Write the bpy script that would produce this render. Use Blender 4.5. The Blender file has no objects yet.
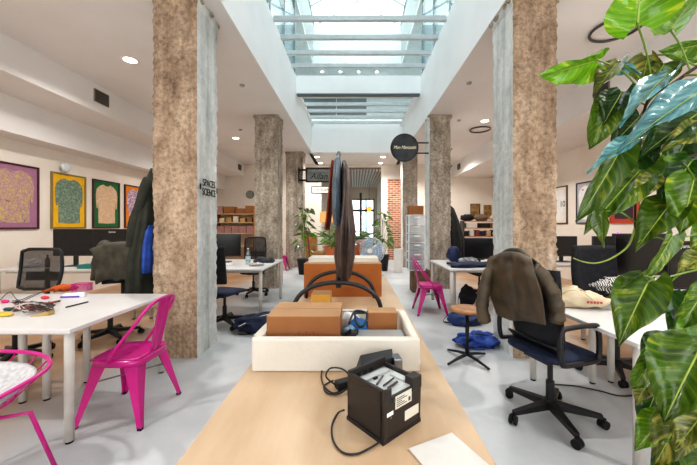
import bpy, bmesh, math, random
from mathutils import Vector, Matrix, noise
R = random.Random(7)
PI = math.pi
SC = bpy.context.scene
COL = SC.collection
F = 312.0
CX, CY, H = 355.0, 225.0, 1.40

def P(px, py, d):
    return Vector(((px-CX)*d/F, d, H-(py-CY)*d/F))
def G(px, py, z):
    d = (H-z)*F/(py-CY)
    return Vector(((px-CX)*d/F, d, z))

# ---------------------------------------------------------------- materials
def lin(h):
    h = h.lstrip('#')
    out = []
    for i in (0, 2, 4):
        c = int(h[i:i+2], 16)/255
        out.append(c/12.92 if c <= .04045 else ((c+.055)/1.055)**2.4)
    return (*out, 1)
MATS = {}
def nd(nt, t, **k):
    n = nt.nodes.new(t)
    for a, b in k.items():
        setattr(n, a, b)
    return n
def ramp(nt, fac, stops):
    r = nd(nt, 'ShaderNodeValToRGB')
    e = r.color_ramp.elements
    while len(e) < len(stops): e.new(.5)
    for i, (p, c) in enumerate(stops):
        e[i].position = p; e[i].color = c
    nt.links.new(fac, r.inputs[0])
    return r.outputs[0]
def noisetex(nt, scale, detail=4, rough=.55, vec=None, stretch=None):
    tc = nd(nt, 'ShaderNodeTexCoord')
    src = tc.outputs['Object']
    if stretch:
        mp = nd(nt, 'ShaderNodeMapping'); mp.inputs['Scale'].default_value = stretch
        nt.links.new(src, mp.inputs[0]); src = mp.outputs[0]
    n = nd(nt, 'ShaderNodeTexNoise')
    n.inputs['Scale'].default_value = scale; n.inputs['Detail'].default_value = detail; n.inputs['Roughness'].default_value = rough
    nt.links.new(src, n.inputs['Vector'])
    return n.outputs['Fac']
def base(name):
    m = bpy.data.materials.new(name); m.use_nodes = True
    nt = m.node_tree; b = nt.nodes['Principled BSDF']
    return m, nt, b
def mat(name, col, rough=.5, metal=0, col2=None, scale=8, lo=.35, hi=.65, bump=0, bscale=None, stretch=None, emit=0, spec=.5, detail=4, coat=0):
    if name in MATS: return MATS[name]
    m, nt, b = base(name)
    b.inputs['Roughness'].default_value = rough; b.inputs['Metallic'].default_value = metal
    b.inputs['Specular IOR Level'].default_value = spec
    if coat: b.inputs['Coat Weight'].default_value = coat; b.inputs['Coat Roughness'].default_value = .15
    c1 = lin(col)
    c2 = lin(col2) if col2 else tuple(x*.9 for x in c1[:3])+(1,)
    f = noisetex(nt, scale, detail, stretch=stretch)
    o = ramp(nt, f, [(lo, c1), (hi, c2)])
    nt.links.new(o, b.inputs['Base Color'])
    if emit:
        b.inputs['Emission Color'].default_value = c1; b.inputs['Emission Strength'].default_value = emit
    if bump:
        bp = nd(nt, 'ShaderNodeBump'); bp.inputs['Strength'].default_value = bump; bp.inputs['Distance'].default_value = .01
        f2 = noisetex(nt, bscale or scale*4, 5, stretch=stretch)
        nt.links.new(f2, bp.inputs['Height']); nt.links.new(bp.outputs[0], b.inputs['Normal'])
    MATS[name] = m
    return m
def concrete(name, cols, scale=3.0, stain=.6, bump=.9, wood=True):
    m, nt, b = base(name)
    b.inputs['Roughness'].default_value = .9; b.inputs['Specular IOR Level'].default_value = .2
    f1 = noisetex(nt, scale, 8, .7, stretch=(1, 1, .45))
    o1 = ramp(nt, f1, [(.28, lin(cols[0])), (.45, lin(cols[1])), (.58, lin(cols[2])), (.72, lin(cols[3]))])
    f2 = noisetex(nt, scale*4, 8, .8)
    o2 = ramp(nt, f2, [(.38, (.30, .27, .25, 1)), (.46, (.74, .72, .70, 1)), (.53, (1, 1, 1, 1)), (.64, (1.3, 1.3, 1.3, 1))])
    mx = nd(nt, 'ShaderNodeMix', data_type='RGBA', blend_type='MULTIPLY'); mx.inputs[0].default_value = stain
    nt.links.new(o1, mx.inputs[6]); nt.links.new(o2, mx.inputs[7])
    tc = nd(nt, 'ShaderNodeTexCoord')
    mp = nd(nt, 'ShaderNodeMapping'); mp.inputs['Scale'].default_value = (7, 7, .35)
    nt.links.new(tc.outputs['Object'], mp.inputs[0])
    w = nd(nt, 'ShaderNodeTexNoise'); w.inputs['Scale'].default_value = 1.6; w.inputs['Detail'].default_value = 6
    nt.links.new(mp.outputs[0], w.inputs['Vector'])
    o3 = ramp(nt, w.outputs['Fac'], [(.35, (.62, .6, .58, 1)), (.52, (1, 1, 1, 1))])
    mx2 = nd(nt, 'ShaderNodeMix', data_type='RGBA', blend_type='MULTIPLY'); mx2.inputs[0].default_value = .45
    nt.links.new(mx.outputs[2], mx2.inputs[6]); nt.links.new(o3, mx2.inputs[7])
    nt.links.new(mx2.outputs[2], b.inputs['Base Color'])
    bp = nd(nt, 'ShaderNodeBump'); bp.inputs['Strength'].default_value = bump; bp.inputs['Distance'].default_value = .03
    nt.links.new(f2, bp.inputs['Height']); nt.links.new(bp.outputs[0], b.inputs['Normal'])
    MATS[name] = m
    return m
def glass(name, tint, gloss=.12, rough=.02):
    m = bpy.data.materials.new(name); m.use_nodes = True
    nt = m.node_tree; nt.nodes.clear()
    out = nd(nt, 'ShaderNodeOutputMaterial'); mx = nd(nt, 'ShaderNodeMixShader')
    t = nd(nt, 'ShaderNodeBsdfTransparent'); t.inputs[0].default_value = lin(tint)
    g = nd(nt, 'ShaderNodeBsdfGlossy'); g.inputs['Roughness'].default_value = rough
    mx.inputs[0].default_value = gloss
    nt.links.new(t.outputs[0], mx.inputs[1]); nt.links.new(g.outputs[0], mx.inputs[2]); nt.links.new(mx.outputs[0], out.inputs[0])
    MATS[name] = m
    return m

WHITE = mat('white paint', '#e6e2dd', .6)
CEIL = mat('ceiling plaster', '#e4e1df', .85, col2='#dfdcd9', scale=1.2)
WALL = mat('cream wall plaster', '#e6ded4', .85, col2='#e0d6ca', scale=1.5)
WELL = mat('skylight white paint', '#f1f4f5', .7, col2='#eaeef0', scale=1)
DESKW = mat('white laminate', '#d6d4d2', .35, col2='#cfccca', scale=2)
LEGW = mat('white steel', '#c9c4bd', .4)
BLACK = mat('black plastic', '#16161a', .45)
BLACK2 = mat('black fabric', '#17181d', .9, col2='#24252b', scale=30, bump=.3)
NAVY = mat('navy fabric', '#131c33', .85, col2='#1f2b47', scale=20, bump=.3)
BLUE = mat('bright blue nylon', '#1d4fa8', .5, col2='#0e2f78', scale=12, bump=.3)
SCREEN = mat('dark screen', '#0c0c10', .2)
BEZEL = mat('monitor shell', '#1b1a1d', .4)
MAG = mat('magenta powder coat', '#c20a80', .3, col2='#b60777', scale=3, coat=.3)
RUB = mat('black rubber', '#101010', .8)
CARD = mat('brown cardboard', '#96633a', .85, col2='#8a5a33', scale=4)
CARDL = mat('pale cardboard', '#ad8763', .85, col2='#a17b57', scale=4)
CARDD = mat('dark printed card', '#8d5730', .9)
CHROME = mat('brushed steel', '#8f9094', .3, 1)
PAPER = mat('white paper', '#cbc7c2', .8, col2='#c3bfba')
FOAM = mat('white foam', '#cfc9be', .8, col2='#d7d1c6', scale=3, bump=.15, bscale=60)
PLY = mat('birch plywood', '#c6ad91', .45, col2='#a3825f', scale=5, stretch=(1, .22, 1), lo=.35, hi=.8, detail=8)
OLIVE = mat('olive waxed cotton', '#5b4c39', .5, col2='#3a3024', scale=7, bump=.5, bscale=10)
OLIVE2 = mat('grey olive wool', '#5d584c', .9, col2='#47443a', scale=9, bump=.4, bscale=14)
DKGREEN = mat('dark green coat cloth', '#33352a', .85, col2='#22231b', scale=7, bump=.4, bscale=10)
LEATHER = mat('dark brown leather', '#54443b', .38, col2='#2e2421', scale=8, bump=.5, bscale=9)
LEATHB = mat('blue grey leather', '#6b7c8a', .3, col2='#343b45', scale=7, bump=.4, bscale=8)
RUST = mat('rust red suede', '#8e3518', .8, col2='#6e2810', scale=8)
BRACK = mat('dark bracket metal', '#22242a', .5, .3)
CANV = mat('cream canvas', '#d8c9ae', .9, col2='#c6b496', scale=9, bump=.4, bscale=14)
WOOD = mat('oak wood', '#a8713f', .5, col2='#8a5729', scale=6, stretch=(1, 6, 1), detail=8)
GLOW = mat('lit lens', '#fff6e8', .5, emit=8)
SOIL = mat('dark soil', '#2a2019', 1)
TERRA = mat('terracotta', '#b2633b', .8)
GLASS = glass('clear glass', '#f8fcfc', .06)
GLASSB = glass('blue tinted glass', '#dbeaee', .2)
C_TAN = concrete('tan board marked concrete', ['#8f7763', '#bda48c', '#d2b9a0', '#ecd9c4'], 6, .65, 1.0)
C_GREY = concrete('pale grey plastered concrete', ['#b0b5b4', '#d6dad9', '#e8eae8', '#f6f5f1'], 2.2, .22, .5)
C_MIX = concrete('rough grey concrete', ['#7f7468', '#ab9f91', '#c2b7a9', '#dfd6ca'], 6, .7, 1.0)

def floor_mat():
    m, nt, b = base('worn concrete floor')
    b.inputs['Roughness'].default_value = .42
    f = noisetex(nt, 1.3, 8, .6)
    grey = ramp(nt, f, [(.25, lin('#a9abac')), (.5, lin('#bcbec0')), (.75, lin('#cccecf'))])
    f2 = noisetex(nt, 1.1, 7, .65)
    tan = ramp(nt, f2, [(.3, lin('#8d6a4e')), (.5, lin('#ad8b6d')), (.7, lin('#c6ab90'))])
    tc = nd(nt, 'ShaderNodeTexCoord'); sp = nd(nt, 'ShaderNodeSeparateXYZ'); nt.links.new(tc.outputs['Object'], sp.inputs[0])
    ab = nd(nt, 'ShaderNodeMath', operation='ABSOLUTE'); nt.links.new(sp.outputs[0], ab.inputs[0])
    ad = nd(nt, 'ShaderNodeMath', operation='MULTIPLY_ADD'); nt.links.new(f, ad.inputs[0]); ad.inputs[1].default_value = 1.2; nt.links.new(ab.outputs[0], ad.inputs[2])
    mr = nd(nt, 'ShaderNodeMapRange'); mr.inputs[1].default_value = 2.7; mr.inputs[2].default_value = 3.5; nt.links.new(ad.outputs[0], mr.inputs[0])
    mx = nd(nt, 'ShaderNodeMix', data_type='RGBA'); nt.links.new(mr.outputs[0], mx.inputs[0]); nt.links.new(grey, mx.inputs[6]); nt.links.new(tan, mx.inputs[7])
    nt.links.new(mx.outputs[2], b.inputs['Base Color'])
    return m
FLOOR = floor_mat()
FLOORW = mat('warm timber floor', '#c29a6c', .4, col2='#a98052', scale=3, stretch=(8, .5, 1))
def brick_mat():
    m, nt, b = base('red brick')
    b.inputs['Roughness'].default_value = .9
    tc = nd(nt, 'ShaderNodeTexCoord'); mp = nd(nt, 'ShaderNodeMapping'); mp.inputs['Rotation'].default_value = (PI/2, 0, 0)
    nt.links.new(tc.outputs['Object'], mp.inputs[0])
    t = nd(nt, 'ShaderNodeTexBrick'); nt.links.new(mp.outputs[0], t.inputs[0])
    t.inputs['Scale'].default_value = 1; t.inputs['Brick Width'].default_value = .24; t.inputs['Row Height'].default_value = .085; t.inputs['Mortar Size'].default_value = .012
    t.inputs['Color1'].default_value = lin('#8d4a33'); t.inputs['Color2'].default_value = lin('#b37658'); t.inputs['Mortar'].default_value = lin('#cdbba6')
    nt.links.new(t.outputs[0], b.inputs['Base Color'])
    return m
BRICK = brick_mat()

# ---------------------------------------------------------------- mesh builder
class MB:
    def __init__(s): s.v = []; s.f = []; s.mi = []; s.cur = 0
    def add(s, vs, fs, M=None):
        o = len(s.v)
        s.v += [tuple(M @ Vector(v)) if M else tuple(v) for v in vs]
        s.f += [tuple(i+o for i in f) for f in fs]; s.mi += [s.cur]*len(fs)
        return s
    def box(s, a, b, M=None):
        x0, y0, z0 = a; x1, y1, z1 = b
        vs = [(x0,y0,z0),(x1,y0,z0),(x1,y1,z0),(x0,y1,z0),(x0,y0,z1),(x1,y0,z1),(x1,y1,z1),(x0,y1,z1)]
        return s.add(vs, [(0,3,2,1),(4,5,6,7),(0,1,5,4),(1,2,6,5),(2,3,7,6),(3,0,4,7)], M)
    def prism(s, pts, z0, z1, M=None):
        n = len(pts)
        vs = [(x, y, z0) for x, y in pts]+[(x, y, z1) for x, y in pts]
        return s.add(vs, [tuple(range(n-1, -1, -1)), tuple(range(n, 2*n))]+[(i, (i+1) % n, n+(i+1) % n, n+i) for i in range(n)], M)
    def hexa(s, b, t, M=None):       # 4 bottom, 4 top points
        return s.add(list(b)+list(t), [(0,3,2,1),(4,5,6,7),(0,1,5,4),(1,2,6,5),(2,3,7,6),(3,0,4,7)], M)
    def lathe(s, prof, n=24, M=None, c=(0,0)):
        vs = []; fs = []
        for r, z in prof:
            for i in range(n):
                a = 2*PI*i/n; vs.append((c[0]+r*math.cos(a), c[1]+r*math.sin(a), z))
        for j in range(len(prof)-1):
            for i in range(n):
                fs.append((j*n+i, j*n+(i+1) % n, (j+1)*n+(i+1) % n, (j+1)*n+i))
        fs.append(tuple(range(n-1, -1, -1))); k = (len(prof)-1)*n
        fs.append(tuple(k+i for i in range(n)))
        return s.add(vs, fs, M)
    def cyl(s, p0, p1, r, n=12, r2=None):
        return s.tube([p0, p1], [r, r if r2 is None else r2], n)
    def tube(s, pts, r, n=8, closed=False, flat=1.0):
        pts = [Vector(p) for p in pts]; k = len(pts)
        if not isinstance(r, (list, tuple)): r = [r]*k
        vs = []; fs = []; up = None
        for i, p in enumerate(pts):
            if closed: t = pts[(i+1) % k]-pts[i-1]
            else: t = pts[min(i+1, k-1)]-pts[max(i-1, 0)]
            t.normalize() if t.length > 0 else None
            if up is None:
                up = Vector((0,0,1)) if abs(t.z) < .9 else Vector((1,0,0))
            u = up - t*up.dot(t)
            if u.length < 1e-4: u = t.orthogonal()
            u.normalize(); up = u
            w = t.cross(u)
            for j in range(n):
                a = 2*PI*j/n; vs.append(p+(u*math.cos(a)*flat+w*math.sin(a))*r[i])
        m = k if closed else k-1
        for i in range(m):
            for j in range(n):
                i2 = (i+1) % k
                fs.append((i*n+j, i*n+(j+1) % n, i2*n+(j+1) % n, i2*n+j))
        if not closed:
            fs.append(tuple(range(n-1, -1, -1))); fs.append(tuple((k-1)*n+j for j in range(n)))
        return s.add(vs, fs)
    def grid(s, fn, nu, nv, M=None):
        vs = [fn(i/nu, j/nv) for j in range(nv+1) for i in range(nu+1)]
        fs = [(j*(nu+1)+i, j*(nu+1)+i+1, (j+1)*(nu+1)+i+1, (j+1)*(nu+1)+i) for j in range(nv) for i in range(nu)]
        return s.add(vs, fs, M)
    def loft(s, secs, n=28, folds=0, amp=0, seed=0):
        """secs: (center, rx, ry, angle) - horizontal rings"""
        vs = []; fs = []
        for k, (c, rx, ry, a) in enumerate(secs):
            c = Vector(c); ca, sa = math.cos(a), math.sin(a)
            for j in range(n):
                t = 2*PI*j/n
                q = 1+amp*math.sin(folds*t+seed+.35*k)*min(1, k/3)+amp*.6*noise.noise(Vector((math.cos(t)*2, math.sin(t)*2, k*.7+seed)))
                x = rx*math.cos(t)*q; y = ry*math.sin(t)*q
                vs.append((c.x+x*ca-y*sa, c.y+x*sa+y*ca, c.z))
        m = len(secs)
        for k in range(m-1):
            for j in range(n):
                fs.append((k*n+j, k*n+(j+1) % n, (k+1)*n+(j+1) % n, (k+1)*n+j))
        fs.append(tuple(range(n))); fs.append(tuple((m-1)*n+j for j in range(n-1, -1, -1)))
        return s.add(vs, fs)
    def blob(s, c, r, amp=.2, fr=2.5, seed=0, nu=20, nv=12, flatb=None):
        def fn(u, v):
            t = 2*PI*u; p = PI*(v-.5)
            d = Vector((math.cos(p)*math.cos(t), math.cos(p)*math.sin(t), math.sin(p)))
            q = 1+amp*noise.noise(d*fr+Vector((seed, seed*2, 0)))
            x, y, z = c[0]+d.x*r[0]*q, c[1]+d.y*r[1]*q, c[2]+d.z*r[2]*q
            if flatb is not None: z = max(z, flatb)
            return (x, y, z)
        return s.grid(fn, nu, nv)
    def build(s, name, m, parent=None, smooth=False, bevel=0, solid=0, sub=0, label=None):
        me = bpy.data.meshes.new(name); me.from_pydata(s.v, [], s.f)
        bm = bmesh.new(); bm.from_mesh(me)
        bmesh.ops.remove_doubles(bm, verts=bm.verts, dist=1e-5)
        if not solid: bmesh.ops.recalc_face_normals(bm, faces=bm.faces)
        ok = len(bm.faces) == len(s.f)
        bm.to_mesh(me); bm.free()
        ms = m if isinstance(m, (list, tuple)) else [m]
        for x in ms: me.materials.append(x)
        if len(ms) > 1 and ok:
            for p, i in zip(me.polygons, s.mi): p.material_index = i
        if smooth:
            for p in me.polygons: p.use_smooth = True
        o = bpy.data.objects.new(name, me); COL.objects.link(o)
        if parent: o.parent = parent
        if label: o['label'] = label
        if bevel:
            b = o.modifiers.new('bevel', 'BEVEL'); b.width = bevel; b.segments = 2; b.limit_method = 'ANGLE'
        if solid:
            q = o.modifiers.new('solid', 'SOLIDIFY'); q.thickness = solid; q.offset = 0
        if sub:
            q = o.modifiers.new('sub', 'SUBSURF'); q.levels = sub; q.render_levels = sub
        return o
def thing(name, label, cat, loc=(0,0,0), rz=0, group=None):
    o = bpy.data.objects.new(name, None); COL.objects.link(o); o.empty_display_size = .1
    o.location = loc; o.rotation_euler = (0, 0, rz); o['label'] = label; o['category'] = cat
    if group: o['group'] = group
    return o
def tag(o, label, cat, group=None, loc=None, rz=None, kind=None):
    o['label'] = label; o['category'] = cat
    if group: o['group'] = group
    if kind: o['kind'] = kind
    if loc is not None: o.location = loc
    if rz is not None: o.rotation_euler = (0, 0, rz)
    return o
KIDS = {}
def dup(root, label, loc, rz=0, group=None):
    r = root.copy(); COL.objects.link(r); r.location = loc; r.rotation_euler = (0, 0, rz); r['label'] = label
    if group: r['group'] = group
    for ch in [o for o in COL.objects if o.parent == root]:
        c = ch.copy(); COL.objects.link(c); c.parent = r
        for g in [o for o in COL.objects if o.parent == ch]:
            d = g.copy(); COL.objects.link(d); d.parent = c
    return r
def struct(name, mb, m, parent=None, **k):
    o = mb.build(name, m, parent, **k)
    if not parent: o['kind'] = 'structure'
    return o
def spl(pts, n=8, closed=False):
    pts = [Vector(p) for p in pts]; k = len(pts); out = []
    rng = range(k if closed else k-1)
    for i in rng:
        g = (lambda j: pts[j % k]) if closed else (lambda j: pts[max(0, min(k-1, j))])
        p0, p1, p2, p3 = g(i-1), g(i), g(i+1), g(i+2)
        for s in range(n):
            t = s/n
            out.append(.5*((2*p1)+(p2-p0)*t+(2*p0-5*p1+4*p2-p3)*t*t+(3*p1-p0-3*p2+p3)*t**3))
    if not closed: out.append(pts[-1])
    return out
def text(name, s, size, m, loc, rot, parent=None, depth=.002, shear=0, align='CENTER', sx=1):
    c = bpy.data.curves.new(name, 'FONT'); c.body = s; c.size = size; c.extrude = depth; c.shear = shear
    c.align_x = align; c.align_y = 'CENTER'
    t = bpy.data.objects.new('t', c); COL.objects.link(t)
    dg = bpy.context.evaluated_depsgraph_get(); me = bpy.data.meshes.new_from_object(t.evaluated_get(dg))
    bpy.data.objects.remove(t); bpy.data.curves.remove(c)
    o = bpy.data.objects.new(name, me); COL.objects.link(o); me.materials.clear(); me.materials.append(m)
    o.location = loc; o.rotation_euler = rot; o.scale = (sx, 1, 1)
    if parent: o.parent = parent
    return o

# ---------------------------------------------------------------- camera, world
cam = bpy.data.cameras.new('camera'); co = bpy.data.objects.new('camera', cam); COL.objects.link(co)
cam.sensor_fit = 'HORIZONTAL'; cam.sensor_width = 36; cam.lens = 36*F/697
cam.shift_x = -(CX-348.5)/697; cam.shift_y = -(232.5-CY)/697
co.location = (0, 0, H); co.rotation_euler = (PI/2, 0, 0); cam.clip_start = .05
SC.camera = co
w = bpy.data.worlds.new('sky'); SC.world = w; w.use_nodes = True
bg = w.node_tree.nodes['Background']; bg.inputs[0].default_value = (.95, .985, 1, 1); bg.inputs[1].default_value = 3.4
SC.view_settings.view_transform = 'Standard'; SC.view_settings.look = 'Medium High Contrast'; SC.view_settings.exposure = .38
try:
    SC.cycles.use_denoising = True; SC.cycles.max_bounces = 10; SC.cycles.diffuse_bounces = 6; SC.cycles.transparent_max_bounces = 12
except Exception: pass

# ---------------------------------------------------------------- the setting
YB, YF = -3.0, 18.5
XL, XR = -5.6, 5.5
ZC = 3.82
struct('floor', MB().box((XL-.1, YB, -.1), (XR+.1, 13, 0)), FLOOR)
struct('trim_1', MB().box((-1.6, 13, -.1), (1.6, YF+.2, 0)), FLOORW)
struct('wall_left', MB().box((XL-.1, YB, 0), (XL, 12.6, ZC)), WALL)
struct('wall_right', MB().box((XR, YB, 0), (XR+.1, 12.6, ZC)), WALL)
m = MB()
m.box((XL, 12.5, 0), (-1.35, 12.6, ZC)); m.box((2.2, 12.5, 0), (XR, 12.6, ZC)); m.box((1.05, 12.5, 0), (1.3, 12.75, ZC)); m.box((1.3, 12.5, 3.25), (2.2, 12.75, ZC))
m.box((-1.35, 12.5, 3.72), (1.05, 12.6, ZC))
struct('wall_back', m, WALL)
struct('wall_brick', MB().box((1.3, 12.52, 0), (2.2, 12.7, 3.25)), BRICK)
# front (behind the camera): invented shopfront, parapet and frames, opening sized for fill light
m = MB(); m.box((XL, YB-.1, 0), (XR, YB, 1.0)); m.box((XL, YB-.1, 2.8), (XR, YB, ZC))
for x in (XL, -2.8, 0, 2.8, XR-.1): m.box((x, YB-.1, 1.0), (x+.1, YB, 2.8))
struct('wall_front', m, WHITE)
m = MB()
m.box((XL, YB, ZC), (-1.455, 12.6, ZC+.1)); m.box((1.625, YB, ZC), (XR, 12.6, ZC+.1))
m.box((-1.57, YB, ZC), (1.74, .25, ZC+.1)); m.box((-1.57, 10.55, ZC), (1.74, 12.6, ZC+.1))
struct('ceiling', m, CEIL)
# bulkheads along both side walls
m = MB(); m.box((XL, YB, 3.35), (-4.44, 12.5, ZC)); m.box((XL, YB, 2.80), (-5.2, 12.5, 3.35)); struct('trim_2', m, CEIL)
m = MB(); m.box((3.9, YB, 3.30), (XR, 12.5, ZC)); struct('trim_3', m, CEIL)
# corridor beyond
m = MB(); m.box((-1.5, 12.6, 0), (-1.4, YF, 3.7)); struct('wall_corridor_left', m, WALL)
m = MB(); m.box((1.3, 12.75, 0), (1.4, YF, 3.7)); struct('wall_corridor_right', m, WALL)
m = MB()
m.box((-1.5, 12.6, 3.66), (1.4, YF, 3.72))
struct('ceiling_corridor', m, mat('grey ceiling', '#8d8782', .7))
m = MB()
for i in range(22): m.box((-1.4+i*.125, 12.6, 3.58), (-1.4+i*.125+.07, YF, 3.65))
struct('trim_4', m, mat('ceiling slats', '#d2cbc2', .6))
m = MB(); m.box((-1.5, YF, 2.95), (1.4, YF+.1, 3.7)); m.box((-1.5, YF, 0), (-.95, YF+.1, 3)); m.box((1.15, YF, 0), (1.4, YF+.1, 3))
struct('wall_end', m, WALL)
DKF = mat('dark window frame', '#23282c', .4)
m = MB()
for x in (-.95, -.3, .28, .62, 1.08): m.box((x, YF, 0), (x+.07, YF+.08, 2.95))
m.box((-.95, YF, 2.2), (1.15, YF+.08, 2.32)); m.box((-.95, YF, 2.88), (1.15, YF+.08, 2.95)); m.box((-.95, YF, 0), (1.15, YF+.08, .2))
dr = struct('door_1', m, DKF)
MB().box((-.9, YF+.03, .2), (1.1, YF+.05, 2.9)).build('glass_pane', GLASSB, dr)
MB().tube([(.5, YF-.05, .9), (.5, YF-.05, 1.5)], .02).build('door_handle', CHROME, dr)

# skylight well
WX0, WX1 = -1.45, 1.62
m = MB()
m.box((WX0-.12, .3, ZC+.002), (WX0, 7.72, 5.06)); m.box((WX1, .3, ZC+.002), (WX1+.12, 7.72, 5.06))
m.box((WX0-.12, 7.72, ZC+.002), (WX0, 10.5, 4.70)); m.box((WX1, 7.72, ZC+.002), (WX1+.12, 10.5, 4.70))
m.box((WX0-.12, 7.9, 4.70), (WX0+.07, 10.5, 4.76)); m.box((WX1-.12, 7.9, 4.70), (WX1+.12, 10.5, 4.76))
m.box((WX0-.12, 10.4, ZC+.002), (WX1+.12, 10.55, 4.76)); m.box((WX0-.12, .25, ZC+.002), (WX1+.12, .4, 5.06))
struct('wall_skylight_well', m, WELL)
struct('trim_5', MB().box((WX0, 7.72, 4.64), (WX1, 7.92, 5.10)), WELL)
BAR = mat('skylight bar paint', '#c6cdd0', .4)
m = MB().box((WX0+.02, 7.68, 4.60), (WX1-.02, 7.80, 4.64)); struct('trim_6', m, mat('shadow joint', '#5c6264', .6))
first = None
for i, (y, z) in enumerate([(4.4, 5.06), (4.97, 5.06), (5.54, 5.06), (6.09, 5.06), (6.64, 5.06), (7.18, 5.06), (8.05, 4.72), (8.58, 4.72), (9.08, 4.72), (9.6, 4.72), (10.1, 4.72)]):
    xa, xb = (WX0+.001, WX1-.001) if i < 6 else (WX0+.072, WX1-.122)
    m = MB().box((xa, y-.035, z-.045), (xb, y+.035, z+.045))
    b = m.build('skylight_bar', BAR, None, bevel=.01)
    w_ = 'white glazing bar across the '+('near' if i < 6 else 'far')+' skylight bay, '+['first','second','third','fourth','fifth','sixth'][i if i < 6 else i-6]+' from the camera'
    tag(b, w_, 'glazing bar', 'glazing bars across the skylight')
# glass laid over the bars (near bay and far bay)
struct('window_1', MB().box((WX0, 4.3, 5.12), (WX1, 7.7, 5.13)), GLASS)
struct('window_2', MB().box((WX0+.07, 7.95, 4.78), (WX1-.12, 10.4, 4.79)), GLASS)
# upper storey round the light well
UW = mat('upper storey wall', '#ecf0ef', .8)
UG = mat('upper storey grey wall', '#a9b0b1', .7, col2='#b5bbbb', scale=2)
m = MB()
m.box((-3.2, .3, 5.0), (-3.1, 12.6, 7)); m.box((3.2, .3, 5.0), (3.3, 12.6, 7)); m.box((-3.2, .2, 5), (3.3, .3, 7))
struct('wall_upper_sides', m, UW)
m = MB(); m.box((-3.2, .3, 4.95), (WX0-.12, 12.6, 5.06)); m.box((WX1+.12, .3, 4.95), (3.3, 12.6, 5.06)); m.box((WX0-.12, 10.56, 4.95), (WX1+.12, 12.6, 5.06)); struct('floor_upper', m, UW)
m = MB(); m.box((-3.2, .3, 6.95), (WX0, 12.6, 7.05)); m.box((WX1, .3, 6.95), (3.3, 12.6, 7.05)); m.box((WX0, 10.95, 6.95), (WX1, 12.6, 7.05)); m.box((WX0, .3, 6.95), (WX1, 1.0, 7.05)); struct('ceiling_upper', m, UW)
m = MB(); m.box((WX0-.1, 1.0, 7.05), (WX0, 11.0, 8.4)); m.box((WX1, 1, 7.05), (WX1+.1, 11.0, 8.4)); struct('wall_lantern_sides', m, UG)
m = MB(); m.box((WX0, 10.9, 6.95), (WX1, 11.0, 8.4)); m.box((WX0, .95, 6.95), (WX1, 1.05, 8.4)); struct('wall_lantern_ends', m, UW)
m = MB().box((-3.2, 12.4, 5.0), (3.3, 12.5, 6.95)); struct('wall_upper_back', m, UW)
m = MB()
m.box((-2.1, 12.3, 5.1), (-.75, 12.4, 6.6)); m.box((-.72, 12.3, 5.1), (.45, 12.4, 6.6))
struct('trim_7', m, mat('grey louvre panel', '#6f7678', .6))
# balustrade glass between well and upper storey
for s, x in ((0, WX0-.06), (1, WX1+.06)):
    m = MB()
    for k in range(6): m.box((x-.02, 1+k*1.12+.02, 5.06), (x+.02, 1+(k+1)*1.12-.02, 6.9))
    struct('window_%d' % (3+s), m, GLASSB)
    m = MB()
    for k in range(7): m.box((x-.03, 1+k*1.12-.03, 5.06), (x+.03, 1+k*1.12+.03, 6.95))
    struct('trim_%d' % (8+s), m, mat('steel blue frame', '#7f949b', .4))
# gable glass lantern
m = MB(); c = (WX0+WX1)/2
m.add([(WX0,1,8.42),(WX1,1,8.42),(c,1,9.3),(WX0,11,8.42),(WX1,11,8.42),(c,11,9.3)], [(0,2,5,3),(2,1,4,5),(0,1,2),(3,5,4)]); struct('window_5', m, GLASS)
m = MB()
for k in range(11):
    y = 1+k*1.0
    m.tube([(WX0, y, 8.4), (c, y, 9.28), (WX1, y, 8.4)], .035, 6)
m.tube([(c, 1, 9.28), (c, 11, 9.28)], .04, 6)
m.tube([(WX0, 1, 8.42), (WX0, 11, 8.42)], .05, 6); m.tube([(WX1, 1, 8.42), (WX1, 11, 8.42)], .05, 6)
for f_ in (.33, .66):
    for s_, e in ((-1, WX0), (1, WX1)):
        m.tube([(e+(c-e)*f_, 1, 8.4+.88*f_), (e+(c-e)*f_, 11, 8.4+.88*f_)], .025, 6)
struct('trim_10', m, mat('lantern rafter', '#a9b9bb', .4))

# pillars : front face tan or grey, side faces plaster
def pillar(x0, x1, y0, d, mf, ms, lab, seed):
    m = MB(); nz = 150; nx = 12
    rr = random.Random(seed)
    def face(p, q, mi):
        m.cur = mi
        def fn(u, v):
            x = p[0]+(q[0]-p[0])*u; y = p[1]+(q[1]-p[1])*u; z = ZC*v
            edge = abs(u*2-1)**6
            a = .008
            e = noise.noise(Vector((x*3.1+seed, y*3.1, z*2.1)))*a*.8 + noise.noise(Vector((x*14+seed, y*14, z*19)))*a*(.5+.9*edge) + noise.noise(Vector((x*30+seed, y*30, z*40)))*a*(.3+.6*edge)
            cx, cy = (x0+x1)/2, y0+d/2
            k = 1+e*4
            if v > .975: k *= 1.05
            return (cx+(x-cx)*k, cy+(y-cy)*k, z)
        m.grid(fn, nx, nz)
    face((x0, y0), (x1, y0), 0); face((x1, y0), (x1, y0+d), 1); face((x1, y0+d), (x0, y0+d), 0); face((x0, y0+d), (x0, y0), 1)
    t = thing('concrete_pillar', lab, 'pillar', (0,0,0), 0, 'concrete pillars')
    me = m.build('shaft', [mf, ms], t, smooth=False)
    m = MB(); cx, cy = (x0+x1)/2, y0+d/2
    for _ in range(14):
        a = rr.random()*2*PI; hx = (x1-x0)/2+.01; hy = d/2+.01
        q = max(abs(math.cos(a))/hx, abs(math.sin(a))/hy)
        px, py = cx+math.cos(a)/q, cy+math.sin(a)/q
        m.blob((px, py, ZC-.03), (.03+rr.random()*.02, .03, .025), .5, 3, rr.random()*9, 8, 6)
    m.build('broken_top_edge', C_MIX, t)
    return t
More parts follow.
